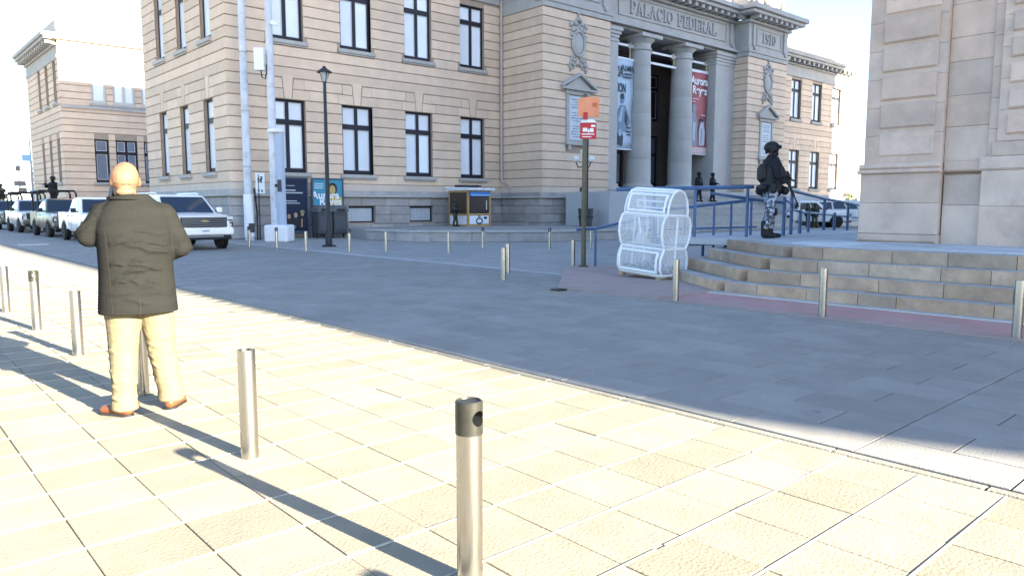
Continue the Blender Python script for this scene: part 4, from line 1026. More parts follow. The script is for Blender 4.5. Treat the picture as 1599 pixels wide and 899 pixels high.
text_on('HISTORIAS', .17, fr, w / 2 - .05, .016, 2.28, flat('print_white', (.7, .72, .75)), t) if False else None
s = MB()
for (u0, u1, z0, z1) in ((.18, .75, 2.22, 2.28), (.18, 1.1, 2.1, 2.16), (.18, .8, 1.72, 1.77), (.18, .95, 1.62, 1.66), (.3, .7, 2.45, 2.48)): s.box(u0, u1, .0155, .019, z0, z1, fr=fr)
s.build('print', flat('print_grey', (.42, .46, .52)), t)
for k, (cx, cz, r, c) in enumerate(((.38, 1.02, .10, (.42, .27, .17)), (.72, 1.08, .11, (.45, .29, .18)), (1.06, 1.14, .10, (.40, .26, .17)))):
    blobp([(cx - .17, .5), (cx + .17, .5), (cx + .16, .85), (cx + .08, .95), (cx - .08, .95), (cx - .16, .85)], fr, .018 + k * .001, flat('print_suit', (.03, .03, .035)), 'print', t)
    blobp(oval(cx, cz, r * .8, r * 1.15), fr, .021 + k * .001, flat('print_skin%d' % k, c), 'print', t)
blobp([(.98, .5), (1.05, .5), (1.06, .9), (1.0, .9)], fr, .0225, flat('print_skin1', (.4, .3, .2)), 'print', t)
blobp(oval(1.06, 1.24, .12, .08), fr, .026, flat('print_helmet', (.25, .22, .10)), 'print', t)
blobp(oval(.5, .52, .22, .12), fr, .024, flat('print_teal', (.12, .25, .32)), 'print', t)
t, fr, w = poster(16.86, 18.56, .15, 2.86, 'bright_poster', 'teal and yellow poster of a woman with white script lettering at the palace wall', flat('poster_teal', (.05, .25, .36)))
blobp([(.07, .3), (1.63, .3), (1.63, 1.0), (.9, 1.25), (.07, .9)], fr, .0165, flat('print_gold', (.45, .33, .05)), 'print', t)
blobp([(.75, 1.2), (1.62, 1.1), (1.62, 1.9), (1.4, 2.0), (1.3, 2.05), (1.05, 2.0), (.85, 1.85)], fr, .018, flat('print_yellow', (.5, .42, .06)), 'print', t)
blobp([(1.05, 1.95), (1.3, 1.95), (1.3, 2.15), (1.05, 2.15)], fr, .0185, flat('print_face', (.45, .33, .14)), 'print', t)
blobp(oval(1.12, 2.35, .24, .3), fr, .0195, flat('print_hair', (.03, .025, .02)), 'print', t)
blobp(oval(1.1, 2.28, .16, .24), fr, .021, flat('print_face', (.45, .33, .14)), 'print', t)
blobp([(1.2, .3), (1.5, .3), (1.4, 1.1), (1.25, 1.0)], fr, .019, flat('print_lime', (.35, .4, .08)), 'print', t)
text_on('Aurora', .50, fr, .72, .024, 2.02, 'white', t, bold=.012); text_on('Reyes', .50, fr, .98, .0245, 1.72, 'white', t, bold=.012)
s = MB()
for k in range(3): s.box(.15, .6, .017, .02, 2.35 + .1 * k, 2.40 + .1 * k, fr=fr)
s.build('print', flat('print_pale', (.45, .55, .6)), t)
for k, (x, l) in enumerate(((16.75, 'left of the two grey hooded litter bins before the posters'), (17.55, 'right of the two grey hooded litter bins, behind the street lamp'))):
    t = thing('litter_bin', l, 'litter bin', (x, 32.3, 0), 0, 'grey hooded bins'); fr = frame((x, 32.3), (1, 0), (0, -1))
    MB().box(-.37, .37, -.3, .3, .2, 1.22, fr=fr).build('body', 'bin', t, bevel=.05)
    MB().prism([(-.41, 1.223), (.41, 1.223), (.39, 1.42), (.25, 1.55), (-.25, 1.55), (-.39, 1.42)], -.33, .33, fr).build('hood', flat('bin_hood', (.10, .11, .12)), t, bevel=.03)
    MB().box(-.22, .22, .331, .336, 1.27, 1.38, fr=fr).build('slot', 'black', t); MB().box(-.28, .28, .301, .312, .4, 1.05, fr=fr).build('door', flat('bin_door', (.065, .07, .08)), t)
    for sx in (-.3, .3): MB().cyl(fr(sx, 0, 0), fr(sx, 0, .22), .04).build('foot', 'black', t)
t = thing('kiosk', 'small wooden kiosk with a blue awning and white speaker panel on the terrace', 'kiosk', (25.4, 32, .43))
KX0, KX1, KY0, KY1, KB, KT = 24.66, 26.25, 31.3, 33.0, .43, 2.33
for (x, y) in ((KX0, KY0), (KX1 - .1, KY0), (KX0, KY1 - .1), (KX1 - .1, KY1 - .1)): MB().box(x, x + .1, y, y + .1, KB, KT).build('post', 'wood', t)
MB().box(KX0 + .08, KX1 - .08, KY0 + .15, KY1 - .05, KB + .05, KT - .02).build('interior', flat('kiosk_dark', (.05, .035, .03)), t)
fk = frame((KX0, KY0), (1, 0), (0, -1))
for (z0, z1) in ((KB, KB + .1), (1.02, 1.12), (KT - .1, KT)): MB().box(.1, 1.49, -.08, -.01, z0, z1, fr=fk).build('rail', 'wood', t)
pw = MB().box(.13, 1.46, -.07, -.02, KB + .12, 1.0, fr=fk).build('panel', 'white', t)
MB().add([], []) ; s = MB(); s.tube([fk(.8 + .2 * math.cos(a), -.015, .72 + .15 * math.sin(a)) for a in [k * .35 for k in range(18)]], .035, 6, closed=True); s.box(.72, .88, -.019, -.012, .93, .99, fr=fk); s.prism(oval(1.22, .88, .13, .07), -.019, -.013, fk); s.build('emblem', flat('emblem_navy', (.03, .05, .10)), pw)
MB().box(.15, 1.44, -.04, -.015, 1.16, 2.0, fr=fk).build('shop_window', flat('shop_glass', (.035, .03, .035), .15), t); MB().box(1.27, 1.31, -.012, -.006, 1.3, 1.8, fr=fk).build('handle', 'white', t)
MB().box(.12, 1.47, -.03, .10, 2.02, 2.26, fr=fk).build('awning', flat('awning_blue', (.06, .20, .50)), t, bevel=.02); MB().box(.15, 1.44, .101, .106, 2.06, 2.12, fr=fk).build('stripe', flat('awning_pale', (.25, .45, .7)), t)
fk2 = frame((KX0, KY0), (0, 1), (-1, 0))
for (z0, z1) in ((KB, KB + .1), (1.0, 1.1), (KT - .1, KT)): MB().box(.1, 1.6, -.08, -.01, z0, z1, fr=fk2).build('rail', 'wood', t)
MB().box(.1, 1.6, -.06, -.02, KB + .1, 1.0, fr=fk2).build('side_panel', 'white', t); MB().box(.1, 1.6, -.06, -.02, 1.1, KT - .1, fr=fk2).build('side_screen', flat('screen_brown', (.07, .045, .035)), t)
rf = MB()
for k in range(12): x = KX0 - .08 + k * .155; rf.cyl((x, KY0 - .25, KT + .08), (x, KY1 + .15, KT + .16), .055, n=8)
rf.box(KX0 - .1, KX1 + .09, KY0 - .2, KY1 + .1, KT + .002, KT + .07); rf.build('roof', 'white', t)
MB().box(25.0, 26.4, 32.3, 32.9, KT + .2, KT + .32).build('solar_panel', 'glass', t)
# ------------------------------------------------------------------ banners in the portico
fB1 = frame((37.78, CY - .12), (1, 0), (0, -1))
def banner(x0, x1, z0, z1, name, label, col):
    fr = frame((x0, CY - .1), (1, 0), (0, -1)); t = thing(name, label, 'banner', (x0, CY - .1, z0)); m = MB(); n = 10; w = x1 - x0
    vs = []; fs = []
    for k in range(n + 1):
        z = z0 + (z1 - z0) * k / n; b = .04 * math.sin(k * 1.3)
        for i in range(4): vs.append(fr(w * i / 3, b + .02 * math.sin(i * 2 + k), z))
    for k in range(n):
        for i in range(3): fs.append((k * 4 + i, k * 4 + i + 1, k * 4 + i + 5, k * 4 + i + 4))
    c = MB().add(vs, fs).build('cloth', col, t, smooth=True); sd = c.modifiers.new('thick', 'SOLIDIFY'); sd.thickness = .012
    for z in (z0, z1): MB().cyl(fr(-.06, 0, z), fr(w + .06, 0, z), .045).build('rod', 'white', t)
    return t, fr, w
t, fr, w = banner(37.02, 39.2, 5.2, 10.95, 'pale_banner', 'pale blue banner with dark figures hanging left between pilaster and column', flat('banner_pale', (.42, .52, .62)))
d = .075; K = flat('banner_ink', (.035, .05, .075)); K2 = flat('banner_mid', (.17, .23, .31))
text_on('ALMA', .50, fr, 1.55, d, 10.35, K, t, bold=.01); text_on('ZA', .9, fr, .72, d, 10.05, K, t, bold=.02, sx=.7); text_on('ZION', .8, fr, .85, d, 9.05, K, t, bold=.02, sx=.55)
s = MB()
for (u0, u1, z) in ((1.2, 2.0, 9.95), (1.2, 1.95, 9.75), (1.5, 1.9, 6.55), (1.5, 1.95, 6.3), (1.55, 1.9, 6.1)): s.box(u0, u1, d, d + .01, z, z + .09, fr=fr)
s.build('print', K, t)
OX = .42
def fig(pts, dd, material): m = MB(); m.prism([(u_ + OX, z_) for u_, z_ in pts], d - .02, d + dd, fr); m.build('print', material, t)
fig([(.1, 6.2), (1.2, 6.4), (1.45, 7.0), (1.2, 7.6), (.95, 8.0), (.5, 8.0), (.15, 7.4)], .004, K2); fig(oval(.65, 8.4, .2, .3), .006, K2); fig(oval(.62, 8.55, .21, .2), .008, K)
fig([(.25, 7.0), (.6, 7.9), (.75, 7.9), (.55, 6.9)], .007, flat('banner_light', (.33, .42, .52))); fig([(.85, 7.0), (.9, 7.7), (1.2, 7.3), (1.1, 6.6)], .007, K)
fig([(.1, 5.5), (.7, 5.4), (.75, 6.0), (.55, 6.5), (.2, 6.4)], .009, K); fig(oval(.42, 6.35, .24, .35), .011, K2); fig(oval(.45, 6.25, .14, .22), .013, flat('banner_light', (.33, .42, .52)))
t, fr, w = banner(45.62, 47.6, 5.25, 11.05, 'red_banner', 'red banner with white lettering and grey figures hanging right of the columns', flat('banner_red', (.36, .11, .12)))
OX = 0
text_on('Aurora', .78, fr, .95, d, 10.4, 'white', t, bold=.02, sx=.88); text_on('Reyes', .78, fr, 1.0, d, 9.75, 'white', t, bold=.02, sx=.95)
s = MB()
for (u0, u1, z) in ((.15, .9, 9.1), (.15, .5, 8.9), (1.2, 1.75, 8.0)): s.box(u0, u1, d, d + .01, z, z + .08, fr=fr)
s.box(0, w, d - .02, d + .004, 5.3, 5.75, fr=fr); s.build('print', flat('banner_pink', (.55, .4, .42)), t)
G = flat('banner_grey', (.22, .25, .31)); G2 = flat('banner_grey_light', (.42, .45, .5))
fig([(.0, 5.8), (.75, 5.8), (.8, 7.4), (.6, 8.1), (.1, 8.2), (0, 8.0)], .004, G); fig(oval(.4, 8.45, .25, .36), .006, G); fig([(1.05, 5.9), (1.7, 5.9), (1.75, 6.9), (1.6, 7.4), (1.15, 7.4), (1.0, 6.9)], .005, G2); fig(oval(1.4, 7.55, .22, .28), .007, G2); fig(oval(1.38, 7.68, .23, .17), .009, K); fig([(.25, 6.2), (.5, 6.2), (.55, 7.5), (.3, 7.5)], .007, G2)
fig([(1.2, 6.0), (1.35, 6.0), (1.4, 7.1), (1.25, 7.1)], .0085, G)
# ------------------------------------------------------------------ blue handrails and landing
struct(MB().plan([(14.25, 8.72), (16.2, 8.72), (17.3, 8.64), (21.6, 8.64), (21.6, 10.9), (16.6, 11.3), (14.0, 10.35)], .66, .798).build('landing', 'terrace'))
lt = thing('handrail', 'blue handrail along the landing between mesh bin and soldier', 'handrail', (14.6, 10.05, .85))
rA = Vector((13.2, 11.28, 1.88)); rB = Vector((15.55, 9.19, 1.94))
def rail(pts, r, t, name='rail'): return MB().tube(pts, r, 8).build(name, 'blue', t, smooth=40)
def posts(t, ps, r=.03):
    for (x, y, z0, z1) in ps: MB().cyl((x, y, z0), (x, y, z1), r, n=10).build('post', 'blue', t, smooth=40)
rail([rA, rB], .045, lt)
posts(lt, [(14.56, 10.08, .80, 1.90), (15.45, 9.28, .2, 1.93), (13.85, 10.7, 0, 1.88), (14.72, 9.95, 0, .60), (15.1, 9.6, 0, .60)], .035)
MB().box(-1.2, 1.2, -.05, .05, .60, .655, fr=frame((14.75, 9.95), (.748, -.664), (-.664, -.748))).build('beam', flat('landing_beam', (.22, .30, .42)), lt)
lt = thing('handrail', 'blue handrail sloping behind the landing towards the palace stairs', 'handrail', (15.2, 11, .85))
rail([(14.3, 11.5, 1.36), (15.05, 10.9, 1.45), (16.6, 9.75, 1.66)], .038, lt); rail([(15.0, 9.98, 1.80), (15.9, 9.25, 1.64), (16.5, 8.95, 1.58)], .035, lt)
rail([(14.4, 11.4, .93), (16.6, 9.7, 1.0)], .022, lt)
posts(lt, [(14.65, 11.2, .0, 1.40), (15.2, 10.8, .5, 1.48), (15.75, 10.35, .5, 1.55), (16.1, 10.1, .5, 1.6), (16.5, 9.8, .5, 1.64)])
lt = thing('handrail', 'blue handrail descending from the armed soldier towards the white pickup', 'handrail', (17.5, 9.2, .85))
pts = [(16.3, 8.9, 1.72), (17.41, 9.28, 1.89), (21.46, 10.37, 1.72), (24.98, 11.26, 1.61), (27.32, 11.85, 1.52), (31, 12.8, 1.35)]
rail(pts[1:], .045, lt); rail([(16.6, 9.0, 1.35), (17.6, 9.35, 1.42), (19.0, 9.75, 1.34), (27, 11.85, 1.1)], .033, lt); rail([(17.0, 9.15, 1.62), (17.5, 9.3, 1.58)], .03, lt)
posts(lt, [(17.54, 9.31, .79, 1.88), (16.7, 9.05, .79, 1.72), (18.4, 9.52, .79, 1.4), (19.6, 9.9, .79, 1.36), (21.46, 10.37, .79, 1.72), (24.98, 11.26, 0, 1.6), (27.32, 11.85, 0, 1.52), (23.0, 10.78, 0, 1.3)], .042)
lt = thing('handrail', 'short blue handrail just right of the sign post, left of the mesh bin', 'handrail', (13.75, 12.39, 0))
rail([(13.40, 12.71, .93), (13.75, 12.39, .95), (14.11, 12.08, 1.06), (15.0, 11.4, 1.3)], .035, lt); posts(lt, [(13.75, 12.39, 0, .95), (14.95, 11.43, 0, 1.28)], .032)
# ------------------------------------------------------------------ white mesh bin
bt = thing('mesh_bin', 'white tube and mesh collecting bin, narrow-waisted, on a wooden pallet', 'bin', (12.52, 9.72, .03), R(-90), local=True)
bt.rotation_euler = (R(-1.0), R(3.6), R(-90)); bt.scale = (.98, .90, .99)
pf = [(-.40, .10), (-.49, .22), (-.50, .42), (-.44, .56), (-.38, .64), (-.46, .74), (-.525, .93), (-.52, 1.13), (-.45, 1.27), (-.36, 1.32), (-.36, 1.45), (-.30, 1.65), (-.18, 1.79), (0, 1.84)]
def smoothpf(p):
    q = []
    for a, b in zip(p, p[1:]): q += [a, ((a[0] + b[0]) / 2, (a[1] + b[1]) / 2)]
    q.append(p[-1])
    return q
half = smoothpf(pf); full = half + [(-y, z) for y, z in half[::-1][1:]]
HW = .56
def half_width(z):
    w = 0
    for (y0, z0), (y1, z1) in zip(half, half[1:]):
        lo, hi = min(z0, z1), max(z0, z1)
        if lo <= z <= hi: w = max(w, abs(y0 + (y1 - y0) * ((z - z0) / (z1 - z0) if z1 != z0 else 1)))
    return w
def wire_side(sx):
    m = MB(); z = .13
    while z < 1.82:
        w = half_width(z)
        if w > .02: m.cyl((sx, -w, z), (sx, w, z), .0030, n=4)
        z += .033
    for k in range(-15, 16):
        y = k * .034; run = None; z = .10
        while z < 1.85:
            ins = half_width(z) > abs(y)
            if ins and run is None: run = z
            if not ins and run is not None: m.cyl((sx, y, run), (sx, y, z), .0030, n=4); run = None
            z += .02
        if run is not None: m.cyl((sx, y, run), (sx, y, 1.83), .0030, n=4)
    m.build('side_mesh', 'net', bt)
for sx in (-HW, HW):
    f = MB(); f.tube([(sx, y, z) for y, z in full] + [], .026, 8); f.cyl((sx, -.40, .10), (sx, .40, .10), .024); sf = f.build('side_frame', 'white', bt, smooth=50)
    MB().tube([(sx, .02, .1), (sx, .02, 1.32)], .022, 6).build('upright', 'white', sf, smooth=50); MB().cyl((sx, -.38, .64), (sx, .38, .64), .02).build('crosspiece', 'white', sf); MB().cyl((sx, -.36, 1.32), (sx, .36, 1.32), .02).build('crosspiece', 'white', sf)
    wire_side(sx)
for (y, z, r) in ((-.40, .10, .026), (-.38, .64, .024), (-.36, 1.32, .028), (0, 1.84, .024), (.36, 1.32, .024), (.38, .64, .022), (.40, .10, .024), (-.18, 1.79, .02)):
    MB().cyl((-HW, y, z), (HW, y, z), r, n=10).build('crossbar', 'white', bt, smooth=40)
def net_strip(pts, name):
    m = MB(); pts = smoothpf(pts); d = 0.0; last = pts[0]
    for k in range(36):
        x = -HW + .015 + k * (2 * HW - .03) / 35; m.tube([(x, y, z) for y, z in pts], .0030, 4)
    for (a, b) in zip(pts, pts[1:]):
        L = math.hypot(b[0] - a[0], b[1] - a[1]); n_ = max(1, round(L / .034))
        for q in range(n_): t_ = q / n_; m.cyl((-HW, a[0] + (b[0] - a[0]) * t_, a[1] + (b[1] - a[1]) * t_), (HW, a[0] + (b[0] - a[0]) * t_, a[1] + (b[1] - a[1]) * t_), .0030, n=4)
    m.build(name, 'net', bt)
net_strip([p for p in half if p[1] <= 1.33], 'front_mesh'); net_strip([(-y, z) for y, z in half if z <= 1.33], 'back_mesh'); net_strip([p for p in half if p[1] >= 1.32], 'top_mesh')
def hatch(x0, x1, zs, name):
    q = [p for p in half if zs[0] <= p[1] <= zs[1]]; f = MB()
    for x in (x0, x1): f.tube([(x, y - .03, z) for y, z in q], .027, 6)
    for y, z in (q[0], q[-1]): f.cyl((x0, y - .03, z), (x1, y - .03, z), .027)
    f.build(name, 'white', bt, smooth=50)
hatch(-.50, .47, (.16, .60), 'lower_hatch'); hatch(-.47, .47, (1.33, 1.72), 'upper_hatch')
MB().tube([(-.1, -.47, 1.25), (.02, -.53, .95), (-.08, -.42, .7)], .018, 6).build('brace', 'white', bt); MB().tube([(-.22, .4, 1.3), (-.2, .45, .8)], .018, 6).build('brace', 'white', bt)
f = MB(); f.box(-.3, .42, -.3, -.28, 1.45, 1.48); f.box(-.3, .42, -.3, -.28, 1.58, 1.61); f.box(-.3, -.27, -.3, -.28, 1.48, 1.58); f.build('chute_frame', 'white', bt)
MB().add([(-.32, -.3, .68), (.0, -.3, .68), (-.16, -.3, 1.1), (-.16, 0.1, .68)], [(0, 1, 2), (1, 3, 2), (3, 0, 2), (0, 3, 1)]).build('cone', flat('cone_white', (.6, .6, .6)), bt)
h = MB(); r2 = random.Random(2)
for k in range(420):
    x = r2.uniform(-.5, .5); y = r2.uniform(-.40, .38); z = .13 + .20 * r2.random() * (1 - .5 * abs(x)) * (1 - abs(y)); s_ = r2.uniform(.018, .04)
    h.cyl((x, y, z), (x + r2.uniform(-.01, .01), y + r2.uniform(-.01, .01), z + .016), s_, n=6)
stuff(h.build('bottle_caps', 'caps', bt))
for y in (-.35, -.1, .15, .38): MB().box(-.62, .62, y - .07, y + .07, .055, .08).build('plank', 'palletwood', bt)
for x in (-.5, .5):
    for y in (-.38, .36): MB().box(x - .06, x + .06, y - .06, y + .06, 0, .054).build('block', 'palletwood', bt)
# ------------------------------------------------------------------ things far behind
t = thing('far_lamp_pole', 'thin distant pole with a small blue sign beyond the parked trucks', 'pole', (15.0, 93.6, 0))
MB().lathe([(.16, 0), (.13, 4), (.07, 8.8)], (15.0, 93.6, 0), 8).build('post', 'grey', t, smooth=40); MB().box(14.2, 15.0, 93.5, 93.56, 6.2, 6.9).build('sign_plate', flat('pale_blue', (.28, .45, .58)), t); MB().box(14.75, 15.25, 93.4, 93.8, 2.4, 3.2).build('control_box', flat('pale_blue', (.28, .45, .58)), t)
t = thing('far_signal', 'small distant traffic signal heads left of the thin pole', 'traffic light', (14.0, 94.5, 0))
MB().lathe([(.09, 0), (.07, 6.3)], (14, 94.5, 0), 8).build('post', 'white', t)
for (u, z, w_) in ((-.1, 5.5, .22), (.0, 3.9, .55), (.2, 3.2, .4)): MB().box(14 + u - w_, 14 + u + w_, 94.3, 94.4, z - .3, z + .25).build('signal_head', flat('signal_grey', (.22, .18, .17)), t, bevel=.08)
t = thing('far_building', 'pale low building in bright sun beyond the far end of the palace', 'building', (104, 46, 0))
fF = frame((97, 49), (.664, -.748), (-.748, -.664)); fF = frame((92, 47), (.748, -.664), (-.664, -.748))
MB().box(0, 14, -8, 0, 0, 9, fr=fF).build('wall', 'beige', t); MB().box(-.2, 14.2, -8.2, .2, 9.002, 9.4, fr=fF).build('cornice', 'beige', t)
for k in range(5): MB().box(.8 + k * 2.4, 1.9 + k * 2.4, 0.001, .06, 5.2, 7.2, fr=fF).build('window', flat('far_glass', (.35, .36, .38)), t)
MB().box(3.6, 6.2, .002, .9, 3.1, 4.25, fr=fF).build('sign_box', flat('sign_grey', (.20, .18, .17)), t)
t = thing('shrub', 'yellow green shrub below the grey sign box beside the church', 'shrub', (93.5, 42.5, 0))
m = MB(); r2 = random.Random(8)
for k in range(900):
    a = r2.uniform(0, 6.28); rr = r2.random() ** .5; c = Vector((93.8 + 2.4 * rr * math.cos(a), 42.2 + 2.2 * rr * math.sin(a), r2.uniform(.5, 2.9) * (1 - .35 * rr ** 2)))
    e = [Vector((r2.gauss(0, .16), r2.gauss(0, .16), r2.gauss(0, .16))) for q in range(3)]; m.add([c + q for q in e], [(0, 1, 2)])
m.build('crown', 'leaf', t); MB().cyl((93.8, 42.2, 0), (93.8, 42.2, 1.2), .09).build('trunk', 'palletwood', t)

t = thing('drain_block', 'small dark iron drain block at the corner of the pink pavement', 'drain', (9.42, 9.35, 0))
MB().box(9.30, 9.54, 9.25, 9.45, .001, .035).build('block', 'black', t, bevel=.008); MB().box(9.15, 9.7, 9.1, 9.6, -.01, .008).build('concrete_pad', 'kerb', t)
# ------------------------------------------------------------------ vehicles (front towards local -Y)
def wheel(t, x, y, r, w=.26):
    s = 1 if x > 0 else -1
    wo = MB().lathe([(r * .62, -w / 2), (r * .93, -w / 2), (r, -w / 2 + .05), (r, w / 2 - .05), (r * .93, w / 2), (r * .62, w / 2)], (x, y, r), 24, axis='x').build('wheel', 'rubber', t, smooth=40)
    m = MB(); m.lathe([(r * .63, -s * w * .1), (r * .63, s * w * .40), (r * .55, s * w * .44), (r * .5, s * w * .28), (.02, s * w * .22)], (x, y, r), 24, axis='x'); m.build('rim', 'rim', wo, smooth=40)
    sp = MB()
    for k in range(6):
        a = k * math.pi / 3; sp.cyl((x + s * w * .33, y, r), (x + s * w * .36, y + r * .56 * math.cos(a), r + r * .56 * math.sin(a)), .035, .028, 6)
    sp.build('spokes', 'rim', wo)
def ring(y, hw, zb, zt, sh=.07):
    return [(-hw * .94, y, zb), (-hw, y, zb + (zt - zb) * .35), (-hw, y, zt - sh * 1.5), (-hw + sh * .6, y, zt - sh * .4), (-hw + sh * 2.2, y, zt), (0, y, zt + .02), (hw - sh * 2.2, y, zt), (hw - sh * .6, y, zt - sh * .4), (hw, y, zt - sh * 1.5), (hw, y, zb + (zt - zb) * .35), (hw * .94, y, zb)]
def cabin(t, paint, yb0, yb1, yt0, yt1, zb, zt, hb, ht, splits, rear_glass=True):
    """greenhouse: pillars and roof in paint, glass panels set into each face"""
    B = [(-hb, yb0), (hb, yb0), (hb, yb1), (-hb, yb1)]; T = [(-ht, yt0), (ht, yt0), (ht, yt1), (-ht, yt1)]
    c = MB(); c.loft([[(x, y, zb) for x, y in B], [(x, y, zt) for x, y in T], [(x * .86, yt0 + .22 if y == yt0 else yt1 - .12, zt + .06) for x, y in T]])
    co = c.build('cabin', paint, t, bevel=.05)
    def panel(a0, a1, b0, b1, u0, u1, v0, v1, n, name):
        P = lambda u, v: (Vector(a0).lerp(Vector(a1), u)).lerp(Vector(b0).lerp(Vector(b1), u), v)
        nn = Vector(n); m = MB(); q = [P(u0, v0), P(u1, v0), P(u1, v1), P(u0, v1)]
        m.add([p - nn * .03 for p in q] + [p + nn * .012 for p in q], [(0, 1, 2, 3), (7, 6, 5, 4), (0, 4, 5, 1), (1, 5, 6, 2), (2, 6, 7, 3), (3, 7, 4, 0)]); m.build(name, 'glass', co)
    b = [(x, y, zb) for x, y in B]; tp = [(x, y, zt) for x, y in T]
    nf = Vector((0, -(zt - zb), (yt0 - yb0))).normalized()
    panel(b[0], b[1], tp[0], tp[1], .05, .95, .06, .94, nf, 'windscreen')
    for (p, q, s) in ((0, 3, -1), (1, 2, 1)):
        ns = Vector((s * (zt - zb), 0, (hb - ht))).normalized()
        for (u0, u1) in splits: panel(b[p], b[q], tp[p], tp[q], u0, u1, .12, .88, ns, 'side_window')
    if rear_glass: panel(b[3], b[2], tp[3], tp[2], .08, .92, .2, .9, Vector((0, 1, .2)).normalized(), 'rear_window')
    return co
def front_end(t, paint, yf, hw, zg0, zg1, suv):
    g = MB().box(-hw * .78, hw * .78, yf - .045, yf + .1, zg0, zg1).build('grille', 'black', t, bevel=.03)
    for k in range(5 if suv else 3):
        z = zg0 + .06 + k * (zg1 - zg0 - .1) / (4 if suv else 2); MB().box(-hw * .76, hw * .76, yf - .075, yf - .045, z - .018, z + .018).build('grille_bar', 'chrome' if suv else 'bin', g)
    zc = (zg0 + zg1) / 2 + .05
    MB().prism([(-0.128, zc - 0.025), (-0.045, zc - 0.025), (-0.034, zc - 0.045), (0.045, zc - 0.045), (0.038, zc - 0.025), (0.128, zc - 0.025), (0.112, zc + 0.025), (0.038, zc + 0.025), (0.034, zc + 0.045), (-0.038, zc + 0.045), (-0.045, zc + 0.025), (-0.112, zc + 0.025)], yf - .10, yf - .076, lambda u, d, z: Vector((u, d, z))).build('emblem', 'gold', g)
    for s in (-1, 1):
        a, b = sorted((s * hw * .79, s * hw * 1.0)); h = MB(); h.box(a, b, yf - .02, yf + .22, zg1 - .16, zg1 + .02); h.build('headlight', 'lens', t, bevel=.02); MB().box(a + .02, b - .02, yf - .026, yf - .0195, zg1 - .13, zg1 - .09).build('lamp_bezel', 'black', t)
        MB().box(a, b - .0, yf - .018, yf + .18, zg0 + .02, zg1 - .17).build('running_light', 'black' , t, bevel=.02); MB().box(a + .05, b - .06, yf - .03, yf - .017, zg0 + .05, zg1 - .22).build('light_strip', 'lens', t)
    bz1 = zg0 - .02
    MB().box(-hw, hw, yf - .09, yf + .25, bz1 - .24, bz1).build('bumper', paint, t, bevel=.06)
    MB().box(-hw * .92, hw * .92, yf - .06, yf + .2, bz1 - .40, bz1 - .245).build('air_dam', 'black', t, bevel=.03); MB().box(-hw * .62, hw * .62, yf - .085, yf + .1, bz1 - .31, bz1 - .27).build('skid_strip', 'chrome', t, bevel=.01)
    pl = MB().box(-.19, .19, yf - .115, yf - .091, bz1 - .19, bz1 - .01).build('number_plate', 'white', t)
    MB().box(-.12, .12, yf - .119, yf - .1155, bz1 - .12, bz1 - .07).build('plate_print', flat('plate_grey', (.25, .27, .3)), pl)
def mirrors(t, paint, x, y, z):
    for s in (-1, 1):
        MB().box(*sorted((s * (x + .04), s * (x + .25))), y - .05, y + .07, z - .08, z + .10).build('mirror', paint, t, bevel=.035); MB().cyl((s * (x - .05), y, z - .05), (s * (x + .08), y, z - .03), .03).build('mirror_arm', 'black', t)
def arches(t, xs, ys, r):
    for y in ys:
        for s in (-1, 1): MB().lathe([(r * 1.16, -.03), (r * 1.16, .03)], (s * (xs - .025), y, r + .03), 24, axis='x').build('wheel_arch', 'black', t)
def suv(label, loc, rz, paint='carwhite'):
    t = thing('sports_utility_car', label, 'car', loc, rz, local=True)
    MB().loft([ring(-2.66, .88, .52, .98), ring(-2.6, .98, .40, 1.14), ring(-2.3, 1.02, .36, 1.20), ring(-1.25, 1.03, .36, 1.27), ring(2.3, 1.03, .38, 1.30), ring(2.62, .98, .45, 1.24)]).build('body', paint, t, smooth=35)
    cabin(t, paint, -1.32, 2.58, -.52, 2.36, 1.22, 1.86, .98, .80, [(.18, .36), (.39, .62), (.65, .93)])
    front_end(t, paint, -2.64, .99, .78, 1.13, True); mirrors(t, paint, 1.02, -1.0, 1.36); arches(t, 1.03, (-1.62, 1.5), .41)
    for y in (-1.62, 1.5):
        for x in (-.95, .95): wheel(t, x, y, .41)
    for s in (-1, 1): MB().tube([(s * .72, -.3, 1.93), (s * .72, .0, 1.97), (s * .72, 2.0, 1.97), (s * .72, 2.2, 1.93)], .025, 6).build('roof_rail', 'chrome', t)
    for s in (-1, 1):
        for y in (.05, 1.15): MB().box(s * 1.04 - .012, s * 1.04 + .012, y, y + .22, 1.12, 1.16).build('door_handle', 'chrome', t)
        for y in (-.55, .62, 1.7): MB().box(s * 1.031 - .002, s * 1.031 + .002, y, y + .015, .5, 1.2).build('door_seam', 'black', t)
    return t
